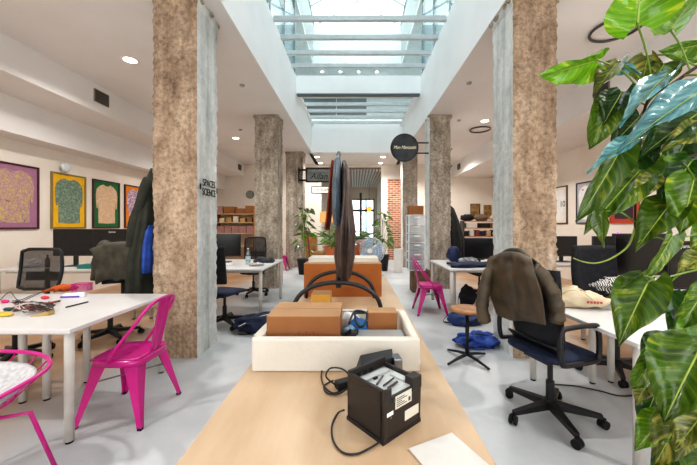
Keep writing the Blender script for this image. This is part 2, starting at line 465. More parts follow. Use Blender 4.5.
pillar(-2.12, -1.66, 3.28, .47, C_TAN, C_GREY, 'nearest left concrete pillar, tan face and grey side stencilled with black letters', 1)
pillar(1.66, 2.12, 3.28, .47, C_TAN, C_GREY, 'nearest right concrete pillar, tan rough face behind the olive jacket chair', 2)
pillar(-2.2, -1.7, 6.85, .47, C_MIX, C_MIX, 'second left concrete pillar, rough grey, behind the white desk with the water bottle', 3)
pillar(1.64, 2.1, 6.85, .47, C_MIX, C_GREY, 'second right concrete pillar, rough grey, carrying the round black sign', 4)
pillar(-2.28, -1.72, 10.3, .47, C_MIX, C_MIX, 'third left concrete pillar, far back, carrying the rectangular hanging sign', 5)
pillar(1.58, 2.06, 10.3, .47, C_MIX, C_GREY, 'third right concrete pillar, far back, behind the plastic drawer tower', 6)
# stencil on the aisle side of the first left pillar
S = mat('black stencil paint', '#121212', .8)
t = thing('stencilled_lettering', 'black stencilled two line lettering on the grey side of nearest left pillar', 'lettering', (-1.635, 3.50, 1.81))
text('letters', 'SPACES', .112, S, (0, 0, .048), (PI/2, 0, PI/2), t, .002, sx=.8)
text('letters', 'SCIENCE', .112, S, (0, 0, -.052), (PI/2, 0, PI/2), t, .002, sx=.72)
MB().box((-.001,-.215,-.03),(.001,-.185,.03)).build('side_mark', S, t); MB().box((-.001,.185,-.04),(.001,.21,.02)).build('side_mark', S, t)

# ceiling fittings
dl0 = thing('ceiling_downlight', 'x', 'downlight', (0,0,0), 0, 'recessed ceiling downlights')
MB().lathe([(.085, -.002), (.11, -.008), (.115, 0), (.085, 0)], 28).build('trim_ring', WHITE, dl0, smooth=True)
MB().lathe([(.084, -.003), (.084, 0)], 28).build('lens', GLOW, dl0)
sp = [(-3.3, 4.58, 'round recessed downlight in left ceiling beside the nearest left pillar'),
      (-3.33, 8.7, 'small round downlight in left ceiling seen between first and second left pillars'),
      (3.02, 7.26, 'round downlight in right ceiling left of the nearest right pillar'),
      (-1.35, 11.1, 'tiny downlight left of the rectangular sign, nearer of the left back pair'), (1.0, 11.1, 'tiny downlight beyond skylight, nearer of the right back pair'),
      (-1.35, 12.2, 'tiny downlight at far back left, the one by the corridor opening'), (1.0, 12.2, 'tiny downlight at far back right, the one by the corridor opening'),
      (3.0, 10.6, 'tiny downlight in the far right ceiling above the back shelves')]
def lamp(kind, loc, e, r=.06, col=(1, .97, .94), size=None):
    l = bpy.data.lights.new('lamp', kind); l.energy = e; l.color = col; l.shadow_soft_size = r
    if kind == 'SPOT': l.spot_size = 2.7; l.spot_blend = .6
    o = bpy.data.objects.new('lamp_light', l); COL.objects.link(o); o.location = loc
    return o
for i, (x, y, l) in enumerate(sp):
    if i == 0: dl0.location = (x, y, ZC); dl0['label'] = l
    else: dup(dl0, l, (x, y, ZC))
for (x, y) in [(-3.3, 4.58), (-3.33, 8.7), (3.02, 7.26), (3.0, 10.6), (-3.3, .8), (3.0, 3.4), (3.0, .4), (-1.35, 11.3), (1, 11.3)]:
    lamp('SPOT', (x, y, ZC-.06), 150)
for k in range(4):
    m = MB().lathe([(.045, -.01), (.045, 0)], 16); o = m.build('upper_downlight', mat('upper lens', '#ffffff', .5, emit=6), None)
    tag(o, ['leftmost', 'second from left', 'third from left', 'rightmost'][k]+' of four tiny spotlights glowing above the skylight beam', 'spotlight', 'spotlights above the skylight beam', ((322+18.3*k-355)*11.3/F, 11.3, 6.95))
for i, (x, y, l) in enumerate([(-1.95, 5.39, 'small round smoke detector on the ceiling left of the skylight'), (1.94, 5.3, 'small round smoke detector on the ceiling right of the skylight'), (2.4, 7.2, 'small dark round sensor on ceiling right of the round sign pillar'), (-2.9, 7.9, 'small round sensor on ceiling near the second left pillar')]):
    o = MB().lathe([(.03, -.03), (.045, -.015), (.045, 0)], 16).build('smoke_detector', mat('detector plastic', '#a9a6a2', .6), None, smooth=True)
    tag(o, l, 'smoke detector', None, (x, y, ZC))
RING = mat('ring metal', '#5b5650', .4, .5)
for (x, y, r, l) in [(3.2, 3.83, .26, 'dark metal ring fitting on ceiling above the pothos leaves'), (3.15, 7.86, .24, 'dark metal ring fitting on ceiling left of the nearest right pillar')]:
    t = thing('ceiling_ring_fitting', l, 'ceiling fitting', (x, y, ZC), 0, 'round ceiling rings')
    MB().tube([(r*math.cos(a*PI/16), r*math.sin(a*PI/16), -.02) for a in range(32)], .017, 8, True).build('ring', RING, t, smooth=True)
    MB().lathe([(r*.9, -.004), (r*.9, 0)], 32).build('disc', CEIL, t)
VENT = mat('dark vent', '#4b463f', .6)
for (x, y, z, l) in [(-4.44, 5.46, 3.62, 'dark square air vent on left bulkhead above the framed shirts'), (-4.44, 12.0, 3.62, 'small dark air vent at far end of left bulkhead'), (3.9, 4.93, 3.50, 'dark square air vent on right bulkhead behind the plant'), (3.9, 11.7, 3.59, 'small dark air vent at far end of right bulkhead')]:
    s = 1 if x < 0 else -1
    t = thing('air_vent', l, 'vent', (x, y, z), 0, 'bulkhead air vents')
    MB().box((0, -.16, -.11), (s*.012, .16, .11)).build('vent_frame', mat('vent frame', '#8c867c', .5), t)
    m = MB()
    for k in range(8): m.box((s*.012, -.145, -.098+k*.0255), (s*.02, .145, -.098+k*.0255+.018))
    m.build('louvre', VENT, t)
# ---------------------------------------------------------------- furniture
def desk(label, x0, x1, y0, y1, legs, group='white desks', z=.74):
    t = thing('desk', label, 'desk', (x0, y0, 0), 0, group)
    MB().box((0, 0, z-.028), (x1-x0, y1-y0, z)).build('desktop', DESKW, t, bevel=.004)
    for (x, y) in legs:
        l = MB().cyl((x-x0, y-y0, .015), (x-x0, y-y0, z-.028), .027, 16).build('leg', LEGW, t, smooth=True)
        MB().cyl((x-x0, y-y0, 0), (x-x0, y-y0, .015), .022, 12).build('foot', RUB, l)
    m = MB()
    ys = [y0+.12, y1-.12]
    for y in ys: MB().box((.08, y-y0-.015, z-.07), (x1-x0-.08, y-y0+.015, z-.029)).build('underframe_rail', LEGW, t)
    return t
def corners(x0, x1, y0, y1, i=.04): return [(x0+i, y0+i), (x1-i, y0+i), (x0+i, y1-i), (x1-i, y1-i)]
desk('white desk at front left covered with tools and cables', -3.45, -1.80, 1.97, 3.0, corners(-3.45, -1.80, 1.97, 3.0)+[(-2.47, 2.5), (-2.62, 2.46), (-2.39, 2.78)])
desk('white desk at front right holding the cream tote bag', 1.57, 3.3, 1.73, 2.86, corners(1.57, 3.3, 1.73, 2.86)+[(2.1, 2.76), (2.28, 2.78)])
desk('white desk on the left with two wide black monitors under the framed shirts', -5.35, -3.25, 4.6, 5.4, corners(-5.35, -3.25, 4.6, 5.4))
desk('white desk on the left between pillars with the water bottle', -3.1, -1.38, 4.65, 6.0, corners(-3.1, -1.38, 4.65, 6.0)+[(-1.6, 5.3)])
desk('white desk on the right beside the pink chair, black clothes on it', 1.42, 3.1, 4.68, 5.9, corners(1.42, 3.1, 4.68, 5.9)+[(1.62, 5.1)])
desk('white desk behind the nearest right pillar with a black monitor', 3.3, 5.2, 5.3, 6.1, corners(3.3, 5.2, 5.3, 6.1))
desk('white desk at right behind the tote bag desk, under the broad monitor', 2.75, 4.6, 3.05, 3.85, corners(2.75, 4.6, 3.05, 3.85))

# long central plywood table
t = thing('work_table', 'long plywood table running down the middle of the room', 'table', (-.494, .42, 0))
MB().box((0, 0, .712), (.884, 5.6, .74)).build('tabletop', PLY, t, bevel=.002)
for y in (.2, 2.8, 5.3):
    for x in (.1, .78):
        MB().box((x-.025, y-.025, 0), (x+.025, y+.025, .712)).build('leg', WOOD, t)
MB().box((.08, .2, .64), (.11, 5.3, .712)).build('rail', WOOD, t); MB().box((.77, .2, .64), (.80, 5.3, .712)).build('rail', WOOD, t)

# pink metal cafe chair (faces -Y)
def cafe_chair(label):
    t = thing('metal_cafe_chair', label, 'chair', (0,0,0), 0, 'magenta metal chairs')
    def seat(u, v):
        a, b = u*2-1, v*2-1
        x = a*.185*(1-.06*(b+1)/2)*(1-.08*abs(b)**6); y = b*.18*(1-.05*abs(a)**4)
        return (x, y, .452-.012*(1-a*a)*(1-b*b)+.006*b)
    m = MB(); m.grid(seat, 14, 14); m.build('seat', MAG, t, smooth=True, solid=.008)
    m = MB()
    ring = [(math.copysign(abs(math.cos(a))**.45, math.cos(a))*.185, math.copysign(abs(math.sin(a))**.45, math.sin(a))*.182) for a in [2*PI*k/40 for k in range(40)]]
    vs = [(x, y, .452) for x, y in ring]+[(x*1.03, y*1.03, .405) for x, y in ring]
    m.add(vs, [(i, (i+1) % 40, 40+(i+1) % 40, 40+i) for i in range(40)]); m.build('seat_skirt', MAG, t, smooth=True, solid=.004)
    for sx in (-1, 1):
        for sy in (-1, 1):
            m = MB(); prev = None
            secs = []
            for k in range(7):
                f = k/6
                z = .44*(1-f)+.012*f
                cx = sx*(.150+.075*f**1.1); cy = sy*(.145+(.085 if sy > 0 else .08)*f**1.1)
                wd = .075*(1-f)**1.3+.021
                secs.append([(cx+sx*.012, cy+sy*.012, z), (cx-sx*wd, cy+sy*.010, z), (cx-sx*wd*.9, cy+sy*.002, z), (cx, cy, z), (cx+sx*.002, cy-sy*wd*.9, z), (cx+sx*.010, cy-sy*wd, z)])
            vs = [p for s_ in secs for p in s_]; fs = []
            for k in range(6):
                for j in range(6): fs.append((k*6+j, k*6+(j+1) % 6, (k+1)*6+(j+1) % 6, (k+1)*6+j))
            fs += [tuple(range(6)), tuple(36+j for j in range(5, -1, -1))]
            m.add(vs, fs); l = m.build('leg', MAG, t)
            MB().box((sx*.225-.014, sy*.228-.014, 0), (sx*.225+.014, sy*.228+.014, .016)).build('rubber_foot', RUB, l)
    hoop = spl([(-.185, -.03, .44), (-.192, .05, .56), (-.185, .15, .69), (-.165, .215, .79), (-.11, .25, .845), (0, .262, .86), (.11, .25, .845), (.165, .215, .79), (.185, .15, .69), (.192, .05, .56), (.185, -.03, .44)], 6)
    MB().tube(hoop, .0115, 10).build('back_hoop', MAG, t, smooth=True)
    def splat(u, v):
        a = u*2-1; wd = .062+.012*v
        return (a*wd, .17+.088*v+.006*math.cos(a*PI*2), .44+.41*v)
    m = MB(); m.grid(splat, 12, 8); m.build('back_splat', MAG, t, smooth=True, solid=.004)
    m = MB(); m.tube([(-.175, -.175, .28), (.175, .175, .28)], .006, 6); m.tube([(.175, -.175, .285), (-.175, .175, .285)], .006, 6); m.build('cross_brace', CHROME, t)
    return t
c0 = cafe_chair('magenta metal cafe chair at the corner of the front left desk')
c0.location = (-1.69, 2.36, 0); c0.rotation_euler = (0, 0, -PI/2-.02)
dup(c0, 'magenta metal cafe chair beside the right desk, past the round wooden stool', (1.20, 5.02, 0), PI/2)
dup(c0, 'magenta metal chair far back, only its edge showing by the second left pillar', (-2.32, 9.75, 0), PI/2)

# office chairs (face -Y)
STAR = {}
def office_chair(label, bw=.46, bh=.52, bz=.62, mesh=False, arms='none', seatm=BLACK2, group='black office swivel chairs', sz=.47, rot=0, shell=False, by=.235):
    t = thing('office_chair', label, 'office chair', (0,0,0), 0, group)
    m = MB()
    for k in range(5):
        a = 2*PI*k/5+rot; c, s = math.cos(a), math.sin(a)
        def q(r, w_, z): return (r*c-w_*s, r*s+w_*c, z)
        m.hexa([q(.03,-.03,.075), q(.31,-.016,.065), q(.31,.016,.065), q(.03,.03,.075)], [q(.03,-.028,.125), q(.31,-.015,.092), q(.31,.015,.092), q(.03,.028,.125)])
    m.lathe([(.045,.07),(.05,.13),(.036,.14)], 16)
    m.build('star_base', BLACK, t)
    for k in range(5):
        a = 2*PI*k/5+rot; c, s = math.cos(a)*.315, math.sin(a)*.315
        m = MB(); u = Vector((-math.sin(a+.6), math.cos(a+.6), 0))
        for sg in (-1, 1):
            ctr = Vector((c, s, .03))+u*sg*.016
            m.cyl(ctr-u*.009, ctr+u*.009, .03, 16)
        m.cyl((c, s, .03), (c, s, .07), .008, 8); m.box((c-.012, s-.012, .045), (c+.012, s+.012, .07))
        m.build('caster', RUB, t)
    m = MB(); m.lathe([(.028,.12),(.028,.27),(.018,.27),(.018,sz-.05)], 16); m.build('gas_column', BLACK, t, smooth=False)
    m = MB(); m.box((-.10,-.12,sz-.06),(.10,.14,sz-.03)); m.tube([(.08,0,sz-.05),(.2,-.02,sz-.06),(.24,-.02,sz-.055)], .008, 6); m.build('tilt_mechanism', BLACK, t)
    def seat(u, v):
        tt = 2*PI*u; ph = PI*(v-.5)
        ex = .45
        sg = lambda k, e: math.copysign(abs(k)**e, k)
        cx = sg(math.cos(ph), .6)
        return (.24*cx*sg(math.cos(tt), ex), -.01+.235*cx*sg(math.sin(tt), ex), sz+.005+.035*sg(math.sin(ph), .7)-.02*max(0, -math.sin(tt))*cx)
    m = MB(); m.grid(seat, 28, 12); m.build('seat', seatm, t, smooth=True)
    def prof(u, v, off=0):
        a = u*2-1; b = v
        wd = bw/2*(1-.10*b**2)*(1-.12*(1-b)**3)
        zz = bz+bh*b; 
        y = by+.03*math.sin(b*PI*1.1)-.05*a*a+.10*b*b*.6+off
        return (a*wd, y, zz)
    if mesh:
        edge = [prof(.04+0*k, .06+.88*k/8) for k in range(9)]+[prof(.04+.92*k/8, 1) for k in range(1, 8)]+[prof(.96, .94-.88*k/8) for k in range(9)]+[prof(.96-.92*k/8, 0) for k in range(1, 8)]
        fr = MB().tube(edge, .017, 8, True).build('back_frame', BLACK, t, smooth=True)
        MM = MATS.get('chair mesh') or chair_mesh()
        MB().grid(lambda u, v: prof(.04+.92*u, v), 12, 10).build('back_mesh', MM, t, smooth=True)
        MB().tube(spl([(0,.12,sz-.04),(0,.27,sz),(0,by+.07,bz+.05),(0,by+.06,bz+bh*.5)], 5), .022, 8).build('back_support', BLACK, t, smooth=True)
        m = MB(); m.grid(lambda u, v: prof(.1+.8*u, .2+.22*v, .03), 8, 3); m.build('lumbar_pad', BLACK, t, smooth=True, solid=.015)
    else:
        m = MB(); m.grid(lambda u, v: prof(u, v), 14, 12); m.build('backrest', BLACK2, t, smooth=True, solid=.045 if not shell else .02, bevel=.0)
        if shell:
            m = MB(); m.grid(lambda u, v: ((u*2-1)*.2, by-.05*math.cos(v*PI/2)+.03*v, sz+(bz-sz+.02)*v), 8, 6); m.build('back_shell', BLACK, t, smooth=True, solid=.015)
        else:
            MB().tube(spl([(0,.12,sz-.04),(0,.27,sz),(0,by+.04,bz+.08)], 5), .025, 8, flat=1.6).build('back_support', BLACK, t, smooth=True)
    if arms != 'none':
        for sx in (-1, 1):
            x = sx*.265
            if arms == 'loop':
                pts = spl([(x,-.105,sz+.03),(x,-.115,sz+.13),(x,-.10,sz+.225),(x,-.06,sz+.245),(x,.15,sz+.245),(x,.20,sz+.225),(x,.215,sz+.13),(x,.20,sz+.03),(x,.16,sz+.01),(x,-.06,sz+.01)], 4, True)
                MB().tube(pts, .017, 8, True).build('armrest', BLACK, t, smooth=True)
            else:
                m = MB(); m.tube([(x*.8,0,sz-.02),(x,0,sz-.01),(x,0,sz+.19)], .014, 8); m.box((x-.035,-.14,sz+.19),(x+.035,.11,sz+.215)); m.build('armrest', BLACK, t)
    return t
def chair_mesh():
    m = bpy.data.materials.new('chair mesh'); m.use_nodes = True; nt = m.node_tree; b = nt.nodes['Principled BSDF']
    b.inputs['Base Color'].default_value = lin('#1c1816'); b.inputs['Roughness'].default_value = .6
    tc = nd(nt, 'ShaderNodeTexCoord'); wv = nd(nt, 'ShaderNodeTexChecker'); wv.inputs['Scale'].default_value = 260
    nt.links.new(tc.outputs['Object'], wv.inputs[0])
    mr = nd(nt, 'ShaderNodeMapRange'); nt.links.new(wv.outputs['Fac'], mr.inputs[0]); mr.inputs[3].default_value = .55; mr.inputs[4].default_value = 1
    nt.links.new(mr.outputs[0], b.inputs['Alpha'])
    MATS['chair mesh'] = m
    return m
def put(o, x, y, rz): o.location = (x, y, 0); o.rotation_euler = (0, 0, rz); return o
put(office_chair('black mesh back swivel chair behind the front left desk', .58, .44, .69, True, 'none', rot=.2), -3.50, 3.22, -.1)
put(office_chair('black swivel chair behind front left desk wearing the grey olive jacket', .46, .50, .64, False, rot=.5), -3.02, 3.85, .15)
put(office_chair('black swivel chair with navy seat cut by the nearest left pillar', .44, .5, .62, False, seatm=NAVY, rot=.1), -1.83, 4.38, PI/2+1.25)
put(office_chair('black swivel chair behind the bottle desk with open hooped back', .48, .5, .64, True, 'none', rot=.7), -2.05, 6.3, .15)
put(office_chair('black swivel chair pushed under the far side of the right middle desk', .46, .5, .62, False, rot=.3), 2.45, 6.15, .1)
put(office_chair('black swivel chair behind the tote bag desk beneath the leaves', .5, .55, .64, False, 'none', rot=.3), 2.47, 2.95, .1)
FC = put(office_chair('black swivel chair at front right with loop armrests and navy seat cushion', .47, .52, .58, False, 'loop', seatm=NAVY, rot=.27, shell=True, sz=.50, by=.155), 1.42, 2.27, PI/2+.28)

# stool
t = thing('round_stool', 'round wooden stool on black four-foot base behind the front right chair', 'stool', (1.165, 3.24, 0))
MB().lathe([(.0,.505),(.155,.505),(.172,.515),(.172,.53),(.16,.54),(.0,.54)], 32).build('seat', mat('worn wood seat', '#b27e4c', .5, col2='#8c5c34', scale=9), t, smooth=False)
MB().lathe([(.02,.05),(.02,.5)], 12).build('stem', BRACK, t, smooth=True)
m = MB(); m.lathe([(.07,.49),(.07,.505)], 16); m.build('mounting_plate', BRACK, t)
for k in range(4):
    a = .5+k*PI/2
    MB().tube([(0,0,.06),(.12*math.cos(a),.12*math.sin(a),.045),(.27*math.cos(a),.27*math.sin(a),.012)], [.018,.015,.011], 8).build('leg', BRACK, t)

# pink wire chair bottom left
t = thing('wire_chair', 'magenta wire shell chair with white seat pad at bottom left corner', 'chair', (-1.97, 1.50, 0), .0)
rim = spl([(.32,-.05,.60),(.30,.20,.625),(.10,.34,.64),(-.2,.34,.66),(-.36,.1,.78),(-.36,-.15,.78),(-.2,-.32,.62),(.1,-.33,.56),(.28,-.24,.57)], 6, True)
MB().tube(rim, .011, 8, True).build('rim', MAG, t, smooth=True)
m = MB()
cen = Vector((-.02, 0, .43))
for k in range(0, len(rim), 3):
    e = rim[k]; m.tube([e, e.lerp(cen, .35)+Vector((0,0,-.065)), e.lerp(cen, .72)+Vector((0,0,-.035)), cen], .004, 6)
for f in (.35, .68):
    m.tube([r_.lerp(cen, f)+Vector((0,0,-.065 if f < .5 else -.045)) for r_ in rim], .004, 6, True)
m.build('wire_shell', MAG, t, smooth=True)
def pad(u, v):
    tt = 2*PI*u; ph = PI*(v-.5); e = rim[int(u*len(rim)) % len(rim)]
    k = math.cos(ph)
    p = cen.lerp(e, .86*k); return (p.x, p.y, .445+(p.z-.43)*.72*k*k+.03*math.sin(ph)+.03)
m = MB(); m.grid(pad, 54, 10); m.build('seat_pad', mat('white seat fabric', '#c9c7c6', .9, col2='#a9a8ab', scale=40), t, smooth=True)
for (x, y) in ((.2,.2),(.2,-.2),(-.2,.2),(-.2,-.2)):
    MB().tube([(x*.5, y*.5, .40), (x*1.0, y*1.0, .38), (x*1.45, y*1.3, 0.01)], .011, 8).build('leg', MAG, t, smooth=True)

# ---------------------------------------------------------------- monitors
def monitor(label, loc, rz=0, w_=.62, h_=.37, back=False, logo=None, z0=.10, group='black computer monitors'):
    t = thing('computer_monitor', label, 'monitor', loc, rz, group)
    m = MB().box((-w_/2, -.02, z0), (w_/2, .02, z0+h_)); m.build('casing', BEZEL, t, bevel=.006)
    m = MB().box((-w_/2+.012, -.023, z0+.02), (w_/2-.012, -.0195, z0+h_-.012)); m.build('screen', SCREEN, t)
    m = MB(); m.box((-.03, .02, .01), (.03, .05, z0+h_*.5)); m.build('stand_neck', BLACK, t)
    m = MB(); m.box((-.13, -.07, 0), (.13, .11, .012)); m.build('stand_foot', BLACK, t, bevel=.004)
    if logo is not None: text('logo', 'iiyama', .045, mat('pale logo print', '#d8d8d8', .5), (logo, -.0245, z0+h_-.045), (PI/2, 0, 0), t, .0005)
    return t
Z = .74
monitor('left of two wide black monitors below the yellow framed shirt', (-4.50, 5.0, Z), .05, .62, .43, z0=.165)
monitor('right of two wide black monitors below the green framed shirt, small logo on top', (-3.86, 4.98, Z), -.02, .62, .43, logo=0, z0=.165)
monitor('black monitor cut by the left picture edge on front left desk', (-3.36, 2.72, Z), -.15, .5, .5, z0=.06).scale = (1, 1, 1)
monitor('black monitor on the bottle desk beside the nearest left pillar', (-2.35, 5.55, Z), .1, .62, .40)
monitor('black monitor on the right middle desk over the blue backpack', (2.13, 5.35, Z), -.1, .52, .36, z0=.08)
monitor('black monitor on the far right desk just behind the nearest right pillar', (3.72, 5.6, Z), -.05, .5, .36)
monitor('broad black monitor behind the hanging leaves, left of the one with lettering', (3.02, 3.3, Z), 0, .58, .44, z0=.13)
monitor('black monitor with pale lettering behind the leaves at the right edge', (3.02, 2.72, Z), 0, .62, .42, logo=-.17, z0=.10)
monitor('second black monitor on the far right desk, partly behind a chair', (4.5, 5.6, Z), .05, .5, .36)

# ---------------------------------------------------------------- soft things
def fnoise(p, s, a): return a*noise.noise(Vector(p)*s)
# jacket over a chair back
def draped_jacket(label, m_, loc, rz, top, w_=.5, front=.3, backl=.42, sl=(1, 1), seed=0, name='jacket'):
    t = thing(name, label, 'jacket', loc, rz)
    yb = .305
    def fn(u, v):
        a = u*2-1
        L = backl+front
        d = v*L
        if d < backl-.05:
            z = top-(backl-d); y = yb+.055+.03*(1-d/backl)
        elif d < backl+.05:
            q = (d-backl)/.05; z = top+.02*(1-q*q)-.03; y = yb-.045-q*.10
        else:
            z = top-(d-backl); y = yb-.145
        wd = w_/2*(1+.10*math.sin((1-abs(z-top)/.5)*1.2))*(1 if d < backl+.05 else .92)
        sh = -.075*abs(a)**2.2-.012
        fold = .024*math.sin(a*9+seed+z*5)*min(1, abs(z-top)*4)
        y += (1 if d < backl else -.7)*(fold+abs(fold)*.3)+fnoise((a*2, z*4, seed), 1.6, .03)
        return (a*wd+fnoise((a, z*3, seed+4), 2, .02), y, z+sh*(1-min(1, abs(z-top)*1.5)*.6)+.012*math.sin(a*7+seed)*(1 if v in (0, 1) else 0))
    m = MB(); m.grid(fn, 36, 40); m.build('body', m_, t, smooth=True, solid=.012)
    for s_, sx in zip(sl, (-1, 1)):
        if not s_: continue
        x = sx*w_*.48
        pts = spl([(x*.80, yb+.02, top-.04), (x*1.10, yb+.05, top-.13), (x*1.26, yb+.06, top-.27), (x*1.28, yb+.04, top-.40*s_), (x*1.22, yb+.0, top-.52*s_)], 5)
        n = len(pts)
        rr = [(.072-.014*k/n)*(1+.06*math.sin(k*.8+seed)) for k in range(n)]; rr[0] = .06
        MB().tube(pts, rr, 14, flat=1.0).build('sleeve', m_, t, smooth=True)
    # collar
    pts = spl([(-.10, yb+.05, top-.01), (-.06, yb-.02, top+.03), (.06, yb-.02, top+.03), (.10, yb+.05, top-.01)], 5)
    return t
t = thing('jacket', 'brown olive waxed jacket draped over back of the front right chair', 'jacket', (1.15, 2.3, 0))
OJ = Vector((1.15, 2.3, 0))
RW = [[(497,314,2.46),(510,320,2.33),(524,321,2.18),(546,325,2.00)],
      [(489,288,2.50),(505,290,2.30),(521,291,2.13),(541,294,1.96)],
      [(487,266,2.52),(501,265,2.33),(516,265,2.16),(534,270,2.00)],
      [(491,257,2.52),(503,253,2.38),(516,253,2.24),(532,259,2.09)],
      [(500,259,2.54),(514,257,2.42),(530,260,2.30),(541,268,2.15)],
      [(508,275,2.54),(524,275,2.46),(544,280,2.34),(553,290,2.18)],
      [(514,295,2.54),(530,297,2.46),(553,303,2.34),(561,312,2.18)]]
RW = [spl([P(*q) for q in r_], 9) for r_ in RW]
def jk(u, v):
    nn = len(RW[0])-1; c = [r_[round(u*nn)] for r_ in RW]
    q = spl(c, 8); return q[round(v*(len(q)-1))]
def jf(u, v):
    p = jk(u, v); k = min(1, v*2.2)
    n_ = Vector((-.55, -.8, .2))
    f = .013*math.sin(u*15+v*6)*(1-.5*k)+.030*noise.noise(Vector((u*3.2, v*7, 1)))+.014*noise.noise(Vector((u*9, v*13, 5)))
    f -= .016*math.exp(-((u-.55-.1*v)*16)**2)   # centre seam
    return p+n_*f*(.5 if abs(v-.5) < .06 else 1)-OJ
m = MB(); m.grid(jf, 27, 48); m.build('body', OLIVE, t, smooth=True, solid=.012)
def slv(pts, r0, r1, sd):
    q = spl([P(*p_) for p_ in pts], 8); n = len(q)
    MB().tube([p_-OJ for p_ in q], [(r0+(r1-r0)*k/n)*(1+.07*math.sin(k*.9+sd)+.05*math.sin(k*2.3)) for k in range(n)], 16, flat=1.0).build('sleeve', OLIVE, t, smooth=True)
slv([(494,264,2.50),(488,276,2.47),(484,292,2.45),(482,308,2.44),(485,322,2.44)], .045, .048, 1)
slv([(533,268,2.06),(545,280,2.04),(553,296,2.02),(557,312,2.02),(556,322,2.03)], .050, .046, 2)
MB().tube([p_-OJ for p_ in spl([P(500,258,2.44), P(508,252,2.38), P(520,252,2.26), P(528,259,2.16)], 6)], .020, 8, flat=1.3).build('collar', OLIVE, t, smooth=True)
draped_jacket('grey olive jacket draped over chair behind the front left desk', OLIVE2, (-3.02, 3.85, 0), .15, 1.20, .58, .50, .45, (1, 1), 5)

def hanging(name, label, cat, m_, secs, folds=7, amp=.12, seed=0, extra=None, group=None):
    t = thing(name, label, cat, secs[0][0])
    o = Vector(secs[0][0])
    ss = [(Vector(c)-o, rx, ry, a) for c, rx, ry, a in secs]
    MB().loft(ss, 40, folds, amp, seed).build('body', m_, t, smooth=True)
    if extra: extra(t, o)
    return t
# dark coat and blue jacket hung on the left side of the first left pillar
def sl1(t, o):
    MB().tube(spl([(-.0,-.08,-.12),(-.05,-.13,-.35),(-.12,-.14,-.62),(-.17,-.12,-.85)], 5), [.055+.006*math.sin(k*.8) for k in range(16)], 12).build('sleeve', DKGREEN, t, smooth=True)
    MB().tube([(.06,0,.03),(.14,0,.05)], .01, 6).build('hanging_loop', BRACK, t)
hanging('coat', 'dark green coat hanging on the left side of the nearest left pillar', 'coat', DKGREEN,
        [((-2.22,3.45,2.02),.03,.05,0),((-2.23,3.45,1.9),.05,.10,0),((-2.26,3.45,1.62),.075,.15,0),((-2.28,3.45,1.3),.095,.19,0),((-2.32,3.45,1.05),.115,.21,0),((-2.33,3.45,.75),.125,.22,0),((-2.33,3.45,.60),.125,.21,0)], 8, .12, 1, sl1)
hanging('jacket', 'bright blue jacket hanging between coat and nearest left pillar', 'jacket', BLUE,
        [((-2.16,3.30,1.40),.012,.03,0),((-2.165,3.29,1.33),.025,.05,0),((-2.17,3.27,1.2),.032,.06,0),((-2.17,3.26,1.0),.035,.06,0),((-2.17,3.26,.9),.035,.06,0)], 6, .12, 2)
hk = MB(); hk.box((-.02,-.03,-.02),(0,.03,.05)); hk.tube([(-.0,0,.02),(-.07,0,.0),(-.09,0,.03)], .008, 8)
tag(hk.build('coat_hook', BRACK, None), 'dark metal coat hook on left side of the nearest left pillar', 'hook', None, (-2.13, 3.45, 1.93))
hanging('coat', 'long black coat hanging on far side of the second right pillar', 'coat', mat('black coat cloth', '#1c1d1d', .85, col2='#2b2b28', scale=8, bump=.3),
        [((2.17,7.25,1.88),.02,.03,0),((2.22,7.25,1.78),.08,.09,0),((2.27,7.25,1.5),.13,.15,0),((2.30,7.25,1.2),.17,.18,0),((2.33,7.25,.9),.2,.2,0),((2.33,7.25,.65),.2,.2,0)], 8, .12, 4)
tag(MB().tube([(0,0,0),(.1,0,0),(.12,0,.04)], .01, 6).build('coat_hook', BRACK, None), 'metal hook holding the long black coat on second right pillar', 'hook', None, (2.1, 7.22, 1.9))

# coat stand on the table with arched legs
t = thing('garment_stand', 'black garment stand with arched tubular legs standing on the central table', 'stand', (-.13, 2.5, Z))
MB().tube([(0,0,.2),(0,0,1.22)], .012, 10).build('pole', BLACK, t, smooth=True)
m = MB(); m.tube([(0,-.22,.225),(0,0,.235),(0,.27,.245)], .014, 8); m.box((-.02,-.03,.16),(.02,.03,.30)); m.build('spine', BLACK, t)
def arch(y, w_, hgt, x0=0): return [(x0+w_*math.cos(PI*k/20), y, hgt*math.sin(PI*k/20)**.8+.016) for k in range(21)]
MB().tube(arch(-.22, .32, .225), .016, 10).build('arched_leg', BLACK, t, smooth=True)
MB().tube(arch(.25, .30, .235), .016, 10).build('arched_leg', BLACK, t, smooth=True)
m = MB(); m.tube([(-.0,-.16,1.17),(0,0,1.2),(0,.16,1.17)], .01, 8); m.lathe([(.016,1.21),(.02,1.225),(.008,1.25)], 10); m.build('hanger_bar', CHROME, t)
hanging('leather_jacket', 'blue grey leather jacket seen edge-on, frontmost on the garment stand', 'jacket', LEATHB,
        [((-.128,2.42,1.93),.015,.05,0),((-.135,2.42,1.88),.028,.12,0),((-.142,2.42,1.7),.034,.17,0),((-.14,2.42,1.5),.034,.17,0),((-.13,2.42,1.40),.03,.15,0)], 5, .12, 3)
hanging('leather_jacket', 'dark brown long leather jacket in the middle of the garment stand', 'jacket', LEATHER,
        [((-.085,2.47,1.90),.015,.06,0),((-.075,2.47,1.82),.035,.14,0),((-.07,2.47,1.6),.045,.19,0),((-.075,2.47,1.35),.068,.2,0),((-.085,2.47,1.15),.07,.17,0),((-.085,2.47,1.0),.045,.10,0),((-.085,2.47,.94),.02,.06,0)], 6, .2, 6)
